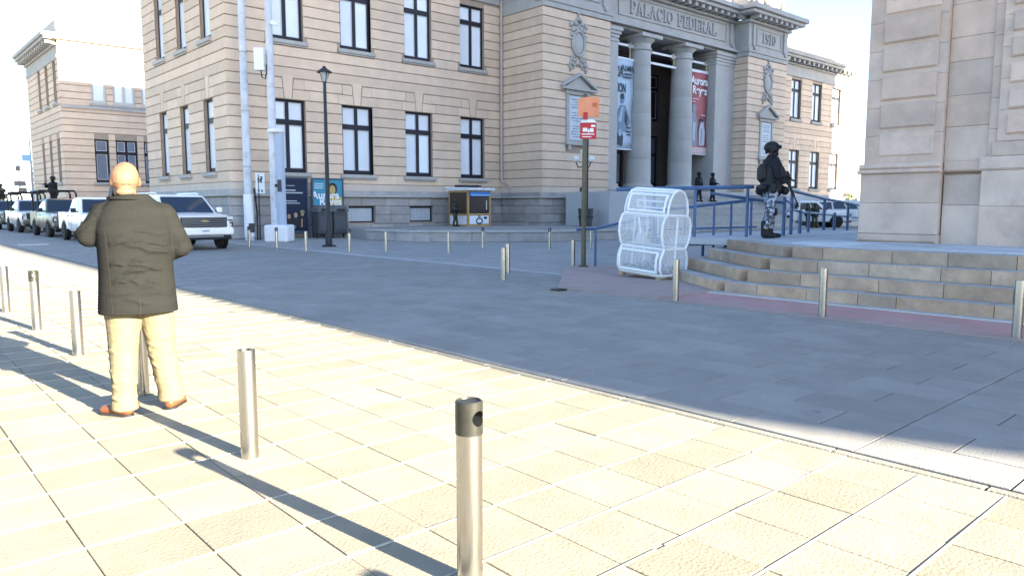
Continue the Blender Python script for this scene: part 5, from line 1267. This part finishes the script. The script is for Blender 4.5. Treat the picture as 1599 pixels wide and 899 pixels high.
def pickup(label, loc, rz, paint, bars=None, name='pickup_truck', cat='pickup truck', nose=None):
    t = thing(name, label, cat, loc, rz, local=True)
    MB().loft([ring(-2.8, .86, .55, 1.0), ring(-2.74, .96, .45, 1.14), ring(-2.4, 1.0, .42, 1.2), ring(-1.2, 1.01, .42, 1.24), ring(.92, 1.01, .44, 1.24), ring(1.0, 1.0, .48, 1.22)]).build('body', paint, t, smooth=35)
    bd_ = MB(); bd_.box(-1.0, -.90, 1.03, 2.85, .5, 1.24); bd_.box(.90, 1.0, 1.03, 2.85, .5, 1.24); bd_.box(-.9, .9, 2.77, 2.85, .5, 1.24); bd_.box(-.9, .9, 1.03, 2.77, .5, .68); bd_.box(-.9, .9, 1.03, 1.09, .69, 1.24)
    bd_.build('cargo_bed', paint, t, bevel=.02)
    cabin(t, paint, -1.25, .98, -.52, .82, 1.19, 1.82, .96, .78, [(.17, .50), (.54, .94)])
    front_end(t, nose or paint, -2.78, .97, .76, 1.12, False); mirrors(t, 'black', 1.0, -.95, 1.32); arches(t, 1.01, (-1.75, 1.75), .40)
    for y in (-1.75, 1.75):
        for x in (-.925, .925): wheel(t, x, y, .40)
    for s in (-1, 1):
        for y in (-.12, .72): MB().box(s * 1.022 - .012, s * 1.022 + .012, y, y + .2, 1.06, 1.1).build('door_handle', 'black', t)
        for y in (-.72, .25): MB().box(s * 1.011 - .002, s * 1.011 + .002, y, y + .015, .52, 1.18).build('door_seam', 'black', t)
    if bars:
        b = MB()
        for y in (1.15, 2.6):
            b.tube([(-.88, y, 1.2), (-.88, y, 2.15), (-.78, y, 2.3), (.78, y, 2.3), (.88, y, 2.15), (.88, y, 1.2)], .05, 8)
        for x in (-.8, .8): b.cyl((x, 1.15, 2.3), (x, 2.6, 2.3), .04)
        if bars == 2: b.box(-.9, .9, 1.1, 2.7, 2.31, 2.38)
        b.build('roll_bars', 'black', t, smooth=40)
    return t
suv('white sports utility car with chrome barred grille parked at the palace corner', (9.02, 28.6, 0), R(1), 'carwhite')['category'] = 'car'
pickup('white pickup truck parked behind the white car, half hidden by the man', (8.25, 36.6, 0), 0, 'carwhite')
pickup('dark olive pickup truck with roll bars and a soldier standing in its bed', (8.3, 44.0, 0), 0, 'carsand', 1, nose='carolive')
pickup('silver pickup truck with a dark bed rack, second from the left end of the row', (8.3, 52.3, 0), 0, 'carsilver', 2, nose='carolive')
pickup('dark green pickup truck at the left edge, last of the parked row', (8.2, 59.6, 0), 0, 'carolive', 1)
ang = math.atan2(.664, .748)
fx = Vector((.748, -.664, 0)); rzp = math.atan2(fx.y, fx.x) + math.pi / 2
pickup('white pickup truck seen side on through the blue handrail', (51.5, 26.2, 0), rzp, 'carwhite')
suv('white car half hidden behind the church corner beside the white pickup', (54.3, 24.1, 0), rzp + R(-35), 'carwhite')
# ------------------------------------------------------------------ people
def fingers(m, wrist, dirv, side, palm_n, curl=.6, s=1.0):
    """palm plus four unequal bent fingers and a thumb leaving the side of the palm"""
    w = Vector(wrist); d = Vector(dirv).normalized(); n = Vector(palm_n).normalized(); sd = d.cross(n).normalized() * side
    c = w + d * .05 * s
    for k in (-1, 0, 1): m.caps(w + sd * .012 * k * s, w + d * .085 * s + sd * .026 * k * s, .016 * s, .014 * s, 8, 3)
    for k, l in enumerate((.068, .078, .073, .056)):
        b = w + d * .088 * s + sd * (.036 - .023 * k) * s; p = b
        for j in range(3):
            a = curl * (j + .6); q = p + (d * math.cos(a) + n * math.sin(a)) * l * s * (.45, .32, .25)[j]
            m.caps(p, q, (.0098 - .001 * j) * s, (.009 - .001 * j) * s, 7, 2); p = q
    b = w + d * .03 * s + sd * .03 * s; q = b + (d * .55 + sd * .6 + n * .45).normalized() * .038 * s; m.caps(b, q, .012 * s, .0105 * s, 7, 2); m.caps(q, q + (d * .8 + n * .5).normalized() * .03 * s, .0105 * s, .009 * s, 7, 2)
def head_shape(m, c, f, s=1.0):
    """skull, jaw, nose, brow, lips and ears; f is the facing direction"""
    c = Vector(c); f = Vector(f).normalized(); r = Vector((0, 0, 1)).cross(f).normalized(); u = Vector((0, 0, 1))
    rot = Matrix((r, f, u)).transposed()
    m.ell(c + u * .025 * s - f * .012 * s, (.080 * s, .100 * s, .100 * s), 18, 12, rot=rot); m.ell(c - u * .055 * s + f * .022 * s, (.062 * s, .072 * s, .075 * s), 16, 10, rot=rot)
    m.caps(c + f * .088 * s + u * .012 * s, c + f * .112 * s - u * .028 * s, .008 * s, .015 * s, 8, 3); m.caps(c + f * .083 * s + r * .035 * s + u * .03 * s, c + f * .083 * s - r * .035 * s + u * .03 * s, .010 * s, n=8, k=3)
    m.caps(c + f * .088 * s + r * .02 * s - u * .062 * s, c + f * .088 * s - r * .02 * s - u * .062 * s, .009 * s, n=8, k=3); m.ell(c + f * .08 * s - u * .1 * s, (.025 * s, .02 * s, .02 * s), 8, 6)
    for k in (-1, 1): m.ell(c + r * k * .086 * s - f * .012 * s - u * .005 * s, (.012 * s, .022 * s, .034 * s), 10, 8, rot=rot)

# the man in the overcoat, seen from behind
mb_rz = -math.atan2(1.50, 5.79)
MAN = thing('person', 'bald man in a dark olive overcoat and khaki trousers, seen from behind holding a phone', 'person', (1.53, 5.785, 0), mb_rz, local=True)
m = MB()
HC = Vector((-.045, .02, 1.675))
head_shape(m, HC, (-.35, 1, -.05), 1.08); m.ell(HC + Vector((0, -.02, .02)), (.094, .108, .108), 18, 12)
m.caps((-.035, -.005, 1.48), (-.045, -.005, 1.63), .075, .068); m.ell((-.045, -.075, 1.60), (.06, .035, .03))
m.caps((0, 0, .95), (0, -.0, 1.40), .15, .16); m.caps((-.16, 0, 1.43), (.16, 0, 1.43), .07)
m.caps((-.19, 0, 1.43), (-.275, .04, 1.275), .05, .042); m.caps((-.275, .04, 1.275), (-.15, .17, 1.47), .042, .03)
m.caps((.2, 0, 1.42), (.29, .01, 1.19), .05, .042); m.caps((.29, .01, 1.19), (.04, .25, 1.10), .042, .03)
fingers(m, (-.15, .17, 1.47), (.25, -.25, 1), 1, (.6, .6, -.1), .5); fingers(m, (.04, .25, 1.10), (-1, .2, .1), 1, (0, -1, -.2), .7)
m.caps((-.09, 0, .9), (-.11, .02, .48), .085, .06); m.caps((-.11, .02, .48), (-.13, -.02, .09), .055, .035); m.caps((.10, 0, .9), (.145, .03, .48), .085, .06); m.caps((.145, .03, .48), (.195, .06, .09), .055, .035)
m.caps((-.13, -.02, .06), (-.22, .05, .04), .035, .03); m.caps((.195, .06, .06), (.25, .14, .04), .035, .03)
blob(m, 'body', 'skin', MAN, .0075, 3)
eb = MB()
for k in (-1, 1):
    f = Vector((-.35, 1, -.05)).normalized(); r = Vector((0, 0, 1)).cross(f).normalized(); eb.ell(HC + f * .094 + r * .033 * k + Vector((0, 0, .012)), (.012, .012, .009), 8, 6)
eb.build('eyes', flat('eye_white', (.6, .58, .55), .3), MAN, smooth=True)
m = MB()
RG = [(.745, .262, .215, .0), (.80, .258, .212, 0), (.92, .250, .205, 0), (1.05, .243, .205, .01), (1.2, .245, .205, .01), (1.33, .25, .19, .0), (1.42, .238, .165, -.005), (1.49, .205, .14, -.01), (1.54, .150, .115, -.012), (1.585, .10, .095, -.012)]
def ringp(z, a, b, yo, n=40):
    out = []
    for k in range(n):
        t = 2 * math.pi * k / n; c, s_ = math.cos(t), math.sin(t); q = .82
        out.append((a * math.copysign(abs(c) ** q, c), yo + b * math.copysign(abs(s_) ** q, s_), z))
    return out
m.loft([ringp(*r) for r in RG])
m.caps((-.185, 0, 1.435), (-.285, .03, 1.295), .092, .082, 14); m.caps((-.285, .03, 1.295), (-.175, .14, 1.44), .080, .058, 14)
m.caps((.19, 0, 1.435), (.292, .0, 1.21), .092, .082, 14); m.caps((.292, .0, 1.21), (.10, .22, 1.11), .082, .062, 14)
# cloth folds raised on the back, the waist and the sleeves
r2 = random.Random(21)
def back_pt(x, z, out=.0):
    for q in range(len(RG) - 1):
        if RG[q][0] <= z <= RG[q + 1][0]:
            k = (z - RG[q][0]) / (RG[q + 1][0] - RG[q][0]); a = RG[q][1] * (1 - k) + RG[q + 1][1] * k; b = RG[q][2] * (1 - k) + RG[q + 1][2] * k; break
    xx = min(abs(x) / a, .999); return Vector((x, -(b + out) * (1 - xx ** 2.44) ** .41, z))
for k in range(22):
    z = r2.uniform(.86, 1.34); x0 = r2.uniform(-.22, .1); L = r2.uniform(.08, .24); sl = r2.uniform(-.25, .25) * (1 if x0 + L / 2 > 0 else 1); pts = []
    for j in range(6):
        x = x0 + L * j / 5
        if abs(x) < .235: pts.append(back_pt(x, min(max(z + sl * (x - x0) + .01 * math.sin(j), .75), 1.48), -.010 if j in (0, 5) else .0))
    if len(pts) > 2: m.tube(pts, r2.uniform(.008, .014), 8)
for (A, B, ra) in (((.215, 0, 1.38), (.292, 0, 1.21), .080), ((.292, 0, 1.21), (.10, .22, 1.11), .066), ((-.22, 0.01, 1.41), (-.285, .03, 1.295), .081), ((-.285, .03, 1.295), (-.175, .14, 1.44), .063)):
    A = Vector(A); B = Vector(B); d = (B - A).normalized(); a = d.orthogonal().normalized(); b = d.cross(a)
    for k in range(5):
        c = A.lerp(B, .14 + .155 * k + r2.uniform(-.04, .04)); t0 = r2.uniform(0, 6.28); tl = r2.uniform(.35, .9)
        m.tube([c + d * tl * .05 * (j - 3) + (a * math.cos(t0 + .32 * j) + b * math.sin(t0 + .32 * j)) * (ra - (.014 if j in (0, 6) else 0)) for j in range(7)], r2.uniform(.009, .014), 7)
coat = blob(m, 'overcoat', 'coat', MAN, .0085, 4)
m = MB()
col = [[(-.045 * .7 + (.118 - .016 * k / 4) * math.cos(t), -.012 + (.110 - .012 * k / 4) * math.sin(t), 1.545 + .115 * k / 4 - .03 * max(0, math.sin(t))) for t in [2 * math.pi * j / 28 for j in range(28)]] for k in range(5)]
m.loft(col + [[(x * .86 - .005, y * .86, z - .008) for x, y, z in col[-1]], [(x * .86 - .005, y * .86, z - .05) for x, y, z in col[-1]]], cap=False)
m.tube([(-.0315 + .124 * math.cos(t), -.014 + .118 * math.sin(t), 1.555) for t in [math.pi + math.pi * j / 14 for j in range(15)]], .014, 8)
blob(m, 'collar', 'coat', coat, .007, 3)
bpy.context.view_layer.update(); dg = bpy.context.evaluated_depsgraph_get(); ce = coat.evaluated_get(dg)
def on_back(x, z):
    ok, p, n, i = ce.ray_cast(Vector((x, -1, z)), Vector((0, 1, 0))); return (p if ok else back_pt(x, z)) + Vector((0, -.0004, 0))
seam = flat('coat_seam', (.012, .011, .008), .95)
MB().tube([on_back(.004, .755 + .03 * k) for k in range(26)], .0022, 5).build('back_seam', seam, coat)
MB().tube([on_back(.006, .75 + .02 * k) for k in range(7)], .005, 5).build('vent', seam, coat)
for s_ in (-1, 1): MB().tube([on_back(s_ * (.165 + .03 * (k / 20) ** 2), .76 + .034 * k) for k in range(18)], .0018, 5).build('side_seam', seam, coat)
for s_ in (-1, 1):
    e = MB(); e.box(-.05, .05, -.022, .022, -.004, .006); eo = e.build('epaulette', 'coat', coat, bevel=.004); eo.location = (s_ * .175, -.015, 1.522); eo.rotation_euler = (0, R(22) * s_, 0)
    MB().ell((s_ * .145, -.02, 1.543), (.008, .008, .005), 8, 5).build('button', 'black', coat)
m = MB()
for (H, K, A_, sg) in (((-.095, .0, .90), (-.112, .02, .46), (-.122, -.02, .085), -1), ((.10, .0, .90), (.138, .03, .46), (.185, .05, .105), 1)):
    m.caps(H, K, .132, .098, 16); m.caps(K, A_, .096, .082, 16); A_ = Vector(A_); K = Vector(K); H = Vector(H)
    for k in range(13):
        q = r2.random(); c = K.lerp(A_, q) if k < 8 else H.lerp(K, q); ra = (.096 - .014 * q) if k < 8 else (.132 - .034 * q); t0 = r2.uniform(2.6, 5.6)
        m.tube([c + Vector((math.cos(t0 + .3 * (j - 2)) * (ra - (.004 if j in (0, 4) else -.001)), math.sin(t0 + .3 * (j - 2)) * (ra - (.004 if j in (0, 4) else -.001)), .018 * (j - 2) * r2.uniform(-1.3, 1.3))) for j in range(5)], r2.uniform(.007, .0105), 7)
    m.lathe([(.088, A_.z - .045), (.094, A_.z - .03), (.092, A_.z + .02)], (A_.x, A_.y, 0), 18)
    for k in range(2): m.tube([A_ + Vector((math.cos(t) * .084, math.sin(t) * .084, .0 + .045 * k + .012 * math.sin(2 * t + k))) for t in [j * .35 for j in range(18)]], .010, 7, closed=True)
m.caps((-.06, 0, .92), (.06, 0, .92), .15)
blob(m, 'trousers', 'khaki', MAN, .0085, 6)
for (a, b, c) in (((-.11, -.055, .045), (-.185, .02, .045), (-.255, .075, .035)), ((.175, .02, .045), (.215, .10, .045), (.262, .18, .035))):
    m = MB(); a = Vector(a); b = Vector(b); c = Vector(c); m.caps(a, b, .043, .047); m.caps(b, c, .046, .034); m.caps(a + Vector((0, 0, .03)), a + Vector((0, 0, .06)), .04)
    sh = blob(m, 'shoe', 'brownshoe', MAN, .007, 3)
    s2 = MB(); 
    for p, q, w in ((a, b, .046), (b, c, .044)): s2.caps((p.x, p.y, .010), (q.x, q.y, .010), w * .98, w * .9, 14, 2)
    o = s2.build('sole', 'black', sh); 
    for v in o.data.vertices: v.co.z = min(max(v.co.z, .0), .018)
def part_of(root, p):
    return Matrix.Translation(root.location) @ Matrix.Rotation(root.rotation_euler.z, 4, 'Z') @ Matrix.Scale(root.scale.x, 4) @ Vector(p)
ph = thing('mobile_phone', 'dark mobile phone held beside the bald man\'s left cheek', 'phone', part_of(MAN, (-.135, .145, 1.595)), mb_rz + R(25), local=True)
MB().box(-.006, .006, -.036, .036, -.07, .07).build('case', 'black', ph, bevel=.005); MB().box(.0065, .0075, -.032, .032, -.062, .062).build('screen', 'glass', ph)
ph.rotation_euler = (R(12), R(8), mb_rz + R(20))

# ------------------------------------------------------------------ soldiers
def soldier(label, loc, rz, sc=1.0, top='navy', legs='camo_grey', gear=True, vox=.017, group=None, arms='rifle', big=False, mask=True):
    t = thing('person', label, 'person', loc, rz, group, local=True, sc=sc)
    hc = Vector((0, -.01, 1.66))
    if arms == 'rifle': J = [((-.20, .0, 1.42), (-.27, -.02, 1.16), (-.08, -.25, 1.17)), ((.20, 0, 1.42), (.27, -.06, 1.18), (.06, -.36, 1.12))]
    elif arms == 'aim': J = [((-.20, .0, 1.42), (-.33, -.1, 1.25), (-.14, -.32, 1.33)), ((.20, 0, 1.42), (.34, -.12, 1.28), (.10, -.42, 1.36))]
    else: J = [((-.20, .0, 1.42), (-.26, .02, 1.14), (-.2, -.14, .95)), ((.20, 0, 1.42), (.26, .02, 1.14), (.2, -.14, .95))]
    LG = [((-.10, 0, .92), (-.115, -.04, .50), (-.12, .02, .09)), ((.10, 0, .92), (.125, -.02, .50), (.14, -.06, .09))]
    if big: LG = [((-.10, 0, .92), (-.12, .05, .50), (-.13, .13, .09)), ((.10, 0, .92), (.12, -.08, .50), (.13, -.08, .09))]
    m = MB(); head_shape(m, hc, (0, -1, -.03)); m.caps((0, 0, 1.42), (0, 0, 1.58), .058)
    m.caps((0, 0, .95), (0, 0, 1.35), .12, .14); m.caps((-.15, 0, 1.40), (.15, 0, 1.40), .06)
    for k, (a, b, c) in enumerate(J):
        m.caps(a, b, .048, .042); m.caps(b, c, .042, .03); d = (Vector(c) - Vector(b)).normalized(); fingers(m, c, d, 1 if k else -1, (-.2 if k else .2, -.2, -1), .75, 1.05)
    for a, b, c in LG: m.caps(a, b, .08, .058); m.caps(b, c, .055, .038); m.caps(c, Vector(c) + Vector((0, -.14, -.045)), .034, .03)
    blob(m, 'body', 'skin', t, min(vox, .012) if big else vox * .7, 2)
    m = MB(); m.loft([ringp(z, a, b, y) for z, a, b, y in ((.86, .185, .14, 0), (1.0, .18, .14, 0), (1.2, .19, .145, 0), (1.36, .205, .14, 0), (1.46, .17, .11, 0), (1.53, .085, .085, 0))])
    for a, b, c in J: m.caps(a, b, .078, .065); m.caps(b, Vector(b).lerp(Vector(c), .92), .064, .048)
    if mask: m.lathe([(.075, 1.48), (.083, 1.53), (.07, 1.58)], n=16)
    jk = blob(m, 'jacket', top, t, vox * .8, 3)
    m = MB()
    for a, b, c in LG: m.caps(a, b, .108, .082); m.caps(b, Vector(c) + Vector((0, 0, .13)), .082, .075)
    m.caps((-.07, 0, .93), (.07, 0, .93), .125); blob(m, 'trousers', legs, t, vox * .8, 3)
    for a, b, c in LG:
        m = MB(); c = Vector(c); m.caps(c + Vector((0, .01, -.02)), c + Vector((0, .01, .20)), .062, .068); m.caps(c + Vector((0, .0, -.035)), c + Vector((0, -.17, -.045)), .052, .043); bo = blob(m, 'boot', 'blackgear', t, .014, 2)
    m = MB(); m.ell(hc + Vector((0, .012, .055)), (.122, .142, .115), 18, 10); m.caps(hc + Vector((-.105, -.02, .02)), hc + Vector((-.105, .06, -.03)), .03); m.caps(hc + Vector((.105, -.02, .02)), hc + Vector((.105, .06, -.03)), .03); m.caps(hc + Vector((-.06, -.125, .05)), hc + Vector((.06, -.125, .05)), .022)
    he = blob(m, 'helmet', top if top.startswith('camo') else 'blackgear', t, .012, 2)
    if mask:
        m = MB(); m.ell(hc + Vector((0, -.028, -.07)), (.078, .088, .075)); blob(m, 'face_mask', 'blackgear', t, .012, 2)
    if gear:
        m = MB(); m.loft([ringp(z, a, b, y) for z, a, b, y in ((1.0, .195, .175, -.01), (1.1, .2, .18, -.01), (1.3, .2, .175, -.0), (1.42, .15, .14, 0))])
        for x in (-.12, 0, .12): m.caps((x, -.19, 1.06), (x, -.19, 1.17), .042)
        for x in (-.16, -.05, .06, .17): m.caps((x, -.13 if abs(x) < .1 else -.08, .92), (x, -.13 if abs(x) < .1 else -.08, .99), .052)
        m.caps((-.2, .03, .90), (-.2, .03, 1.0), .06); m.caps((.2, .03, .84), (.2, .03, .98), .065); m.caps((-.1, .17, .96), (.1, .17, .96), .06)
        ve = blob(m, 'vest', 'blackgear', t, vox * .8, 2)
        if big:
            m = MB(); m.caps((-.08, .165, 1.14), (-.08, .165, 1.32), .06); m.caps((.08, .165, 1.14), (.08, .165, 1.32), .06); m.caps((0, .17, 1.12), (0, .17, 1.34), .07); m.caps((-.09, .17, 1.3), (-.09, .17, 1.47), .022); blob(m, 'backpack', 'blackgear', t, .014, 2)
            m = MB()
            for (z, y, x, r) in ((.93, -.2, .02, .085), (.9, -.25, -.05, .075), (.96, -.12, .12, .08), (.88, -.14, .05, .09), (.86, .02, .2, .085), (.9, .13, .17, .075)): m.ell((x, y, z), (r, r, r * 1.1), 10, 7)
            blob(m, 'belt_pouches', 'blackgear', t, .014, 2)
            for a, b, c in LG: m = MB(); b = Vector(b); m.ell(b + Vector((0, -.085, 0)), (.06, .035, .08)); blob(m, 'knee_pad', 'blackgear', t, .012, 2)
            m = MB(); m.ell(hc + Vector((0, -.13, .07)), (.085, .03, .035)); m.build('goggles', 'glass', t, smooth=True)
            MB().box(.268, .277, -.045, .03, 1.315, 1.40).build('shoulder_patch', 'white', t, bevel=.004); MB().box(-.277, -.268, -.03, .03, 1.32, 1.39).build('shoulder_patch', 'white', t, bevel=.004)
            MB().box(.17, .245, .04, .05, 1.08, 1.16).build('tag', 'white', t)
    return t
def rifle(owner, p, pitch, label, yaw=0, group=None):
    t = thing('rifle', label, 'rifle', part_of(owner, p), owner.rotation_euler.z, group, local=True, sc=owner.scale.x)
    m = MB(); m.box(-.022, .022, -.16, .16, -.035, .035); m.box(-.018, .018, -.40, -.161, -.022, .022); m.cyl((0, -.40, .005), (0, -.62, .005), .011); m.build('receiver', 'blackgear', t, bevel=.005)
    MB().prism([(.161, -.02), (.36, -.075), (.36, .02), (.161, .025)], -.018, .018, lambda u, d, z: Vector((d, u, z))).build('stock', 'blackgear', t)
    MB().prism([(-.06, -.036), (.0, -.036), (-.03, -.2), (-.09, -.19)], -.012, .012, lambda u, d, z: Vector((d, u, z))).build('magazine', 'blackgear', t); MB().prism([(.08, -.036), (.13, -.036), (.16, -.13), (.12, -.13)], -.014, .014, lambda u, d, z: Vector((d, u, z))).build('grip', 'blackgear', t)
    MB().cyl((0, -.1, .06), (0, .06, .06), .02).build('sight', 'blackgear', t)
    t.rotation_euler = (R(pitch), 0, owner.rotation_euler.z + R(yaw)); return t
face_right = math.atan2(.748, .664)           # local -Y turned to the picture's right
def facing(vx, vy): return math.atan2(vy, vx) + math.pi / 2
A = soldier('armed soldier in black gear and grey camouflage trousers on the stone platform', (15.20, 8.58, .80), facing(.80, -.60), 1.13, vox=.012, big=True)
A.scale = (1.22, 1.22, 1.15)
rifle(A, (-.03, -.25, 1.12), 66, 'black rifle held across the body by the soldier on the steps', -14)
B = soldier('soldier in dark uniform standing in the bed of the dark olive pickup', (8.3, 45.95, 1.27), facing(-.9, -.5), 1.0, legs='navy', arms='aim')
MB().box(-.5, .5, 1.5, 2.4, .69, 1.26).build('gunner_bench', 'black', [o for o in COL.objects if o.get('label', '').startswith('dark olive pickup')][0])
rifle(B, (-.02, -.40, 1.37), 0, 'black rifle levelled by the soldier in the pickup bed')
C2 = soldier('soldier in dark green fatigues in the bed of the leftmost pickup', (8.0, 61.5, 1.22), facing(-.6, -.8), 1.0, top='camo_green', legs='camo_green', arms='aim', vox=.02)
MB().box(-.5, .5, 1.5, 2.4, .69, 1.21).build('gunner_bench', 'black', [o for o in COL.objects if o.get('label', '').startswith('dark green pickup')][0])
D1 = soldier('left of the two dark uniformed guards on the palace stairs', (41.3, 28.35, 1.782), facing(-.2, -1), 1.05, legs='navy', arms='down', vox=.02)
D2 = soldier('right of the two dark uniformed guards on the palace stairs', (42.85, 28.35, 1.782), facing(.1, -1), 1.05, legs='navy', arms='rifle', vox=.02)
E1 = soldier('soldier in green camouflage standing before the left side of the kiosk', (24.15, 31.75, .432), facing(.3, -1), .80, top='camo_green', legs='camo_green', vox=.02)
rifle(E1, (-.02, -.28, 1.15), 25, 'dark rifle carried by the camouflaged soldier beside the kiosk')
G1 = soldier('left of the two camouflaged soldiers before the far white pickup', (49.9, 25.3, 0), facing(.7, -.7), .95, top='camo_green', legs='camo_green', arms='down', vox=.022, mask=False)
G2 = soldier('right of the two camouflaged soldiers before the far white pickup', (50.25, 24.95, 0), facing(-.8, -.5), .95, top='camo_green', legs='camo_green', arms='rifle', vox=.022)
for o in list(COL.objects):
    if '_local' in o: del o['_local']
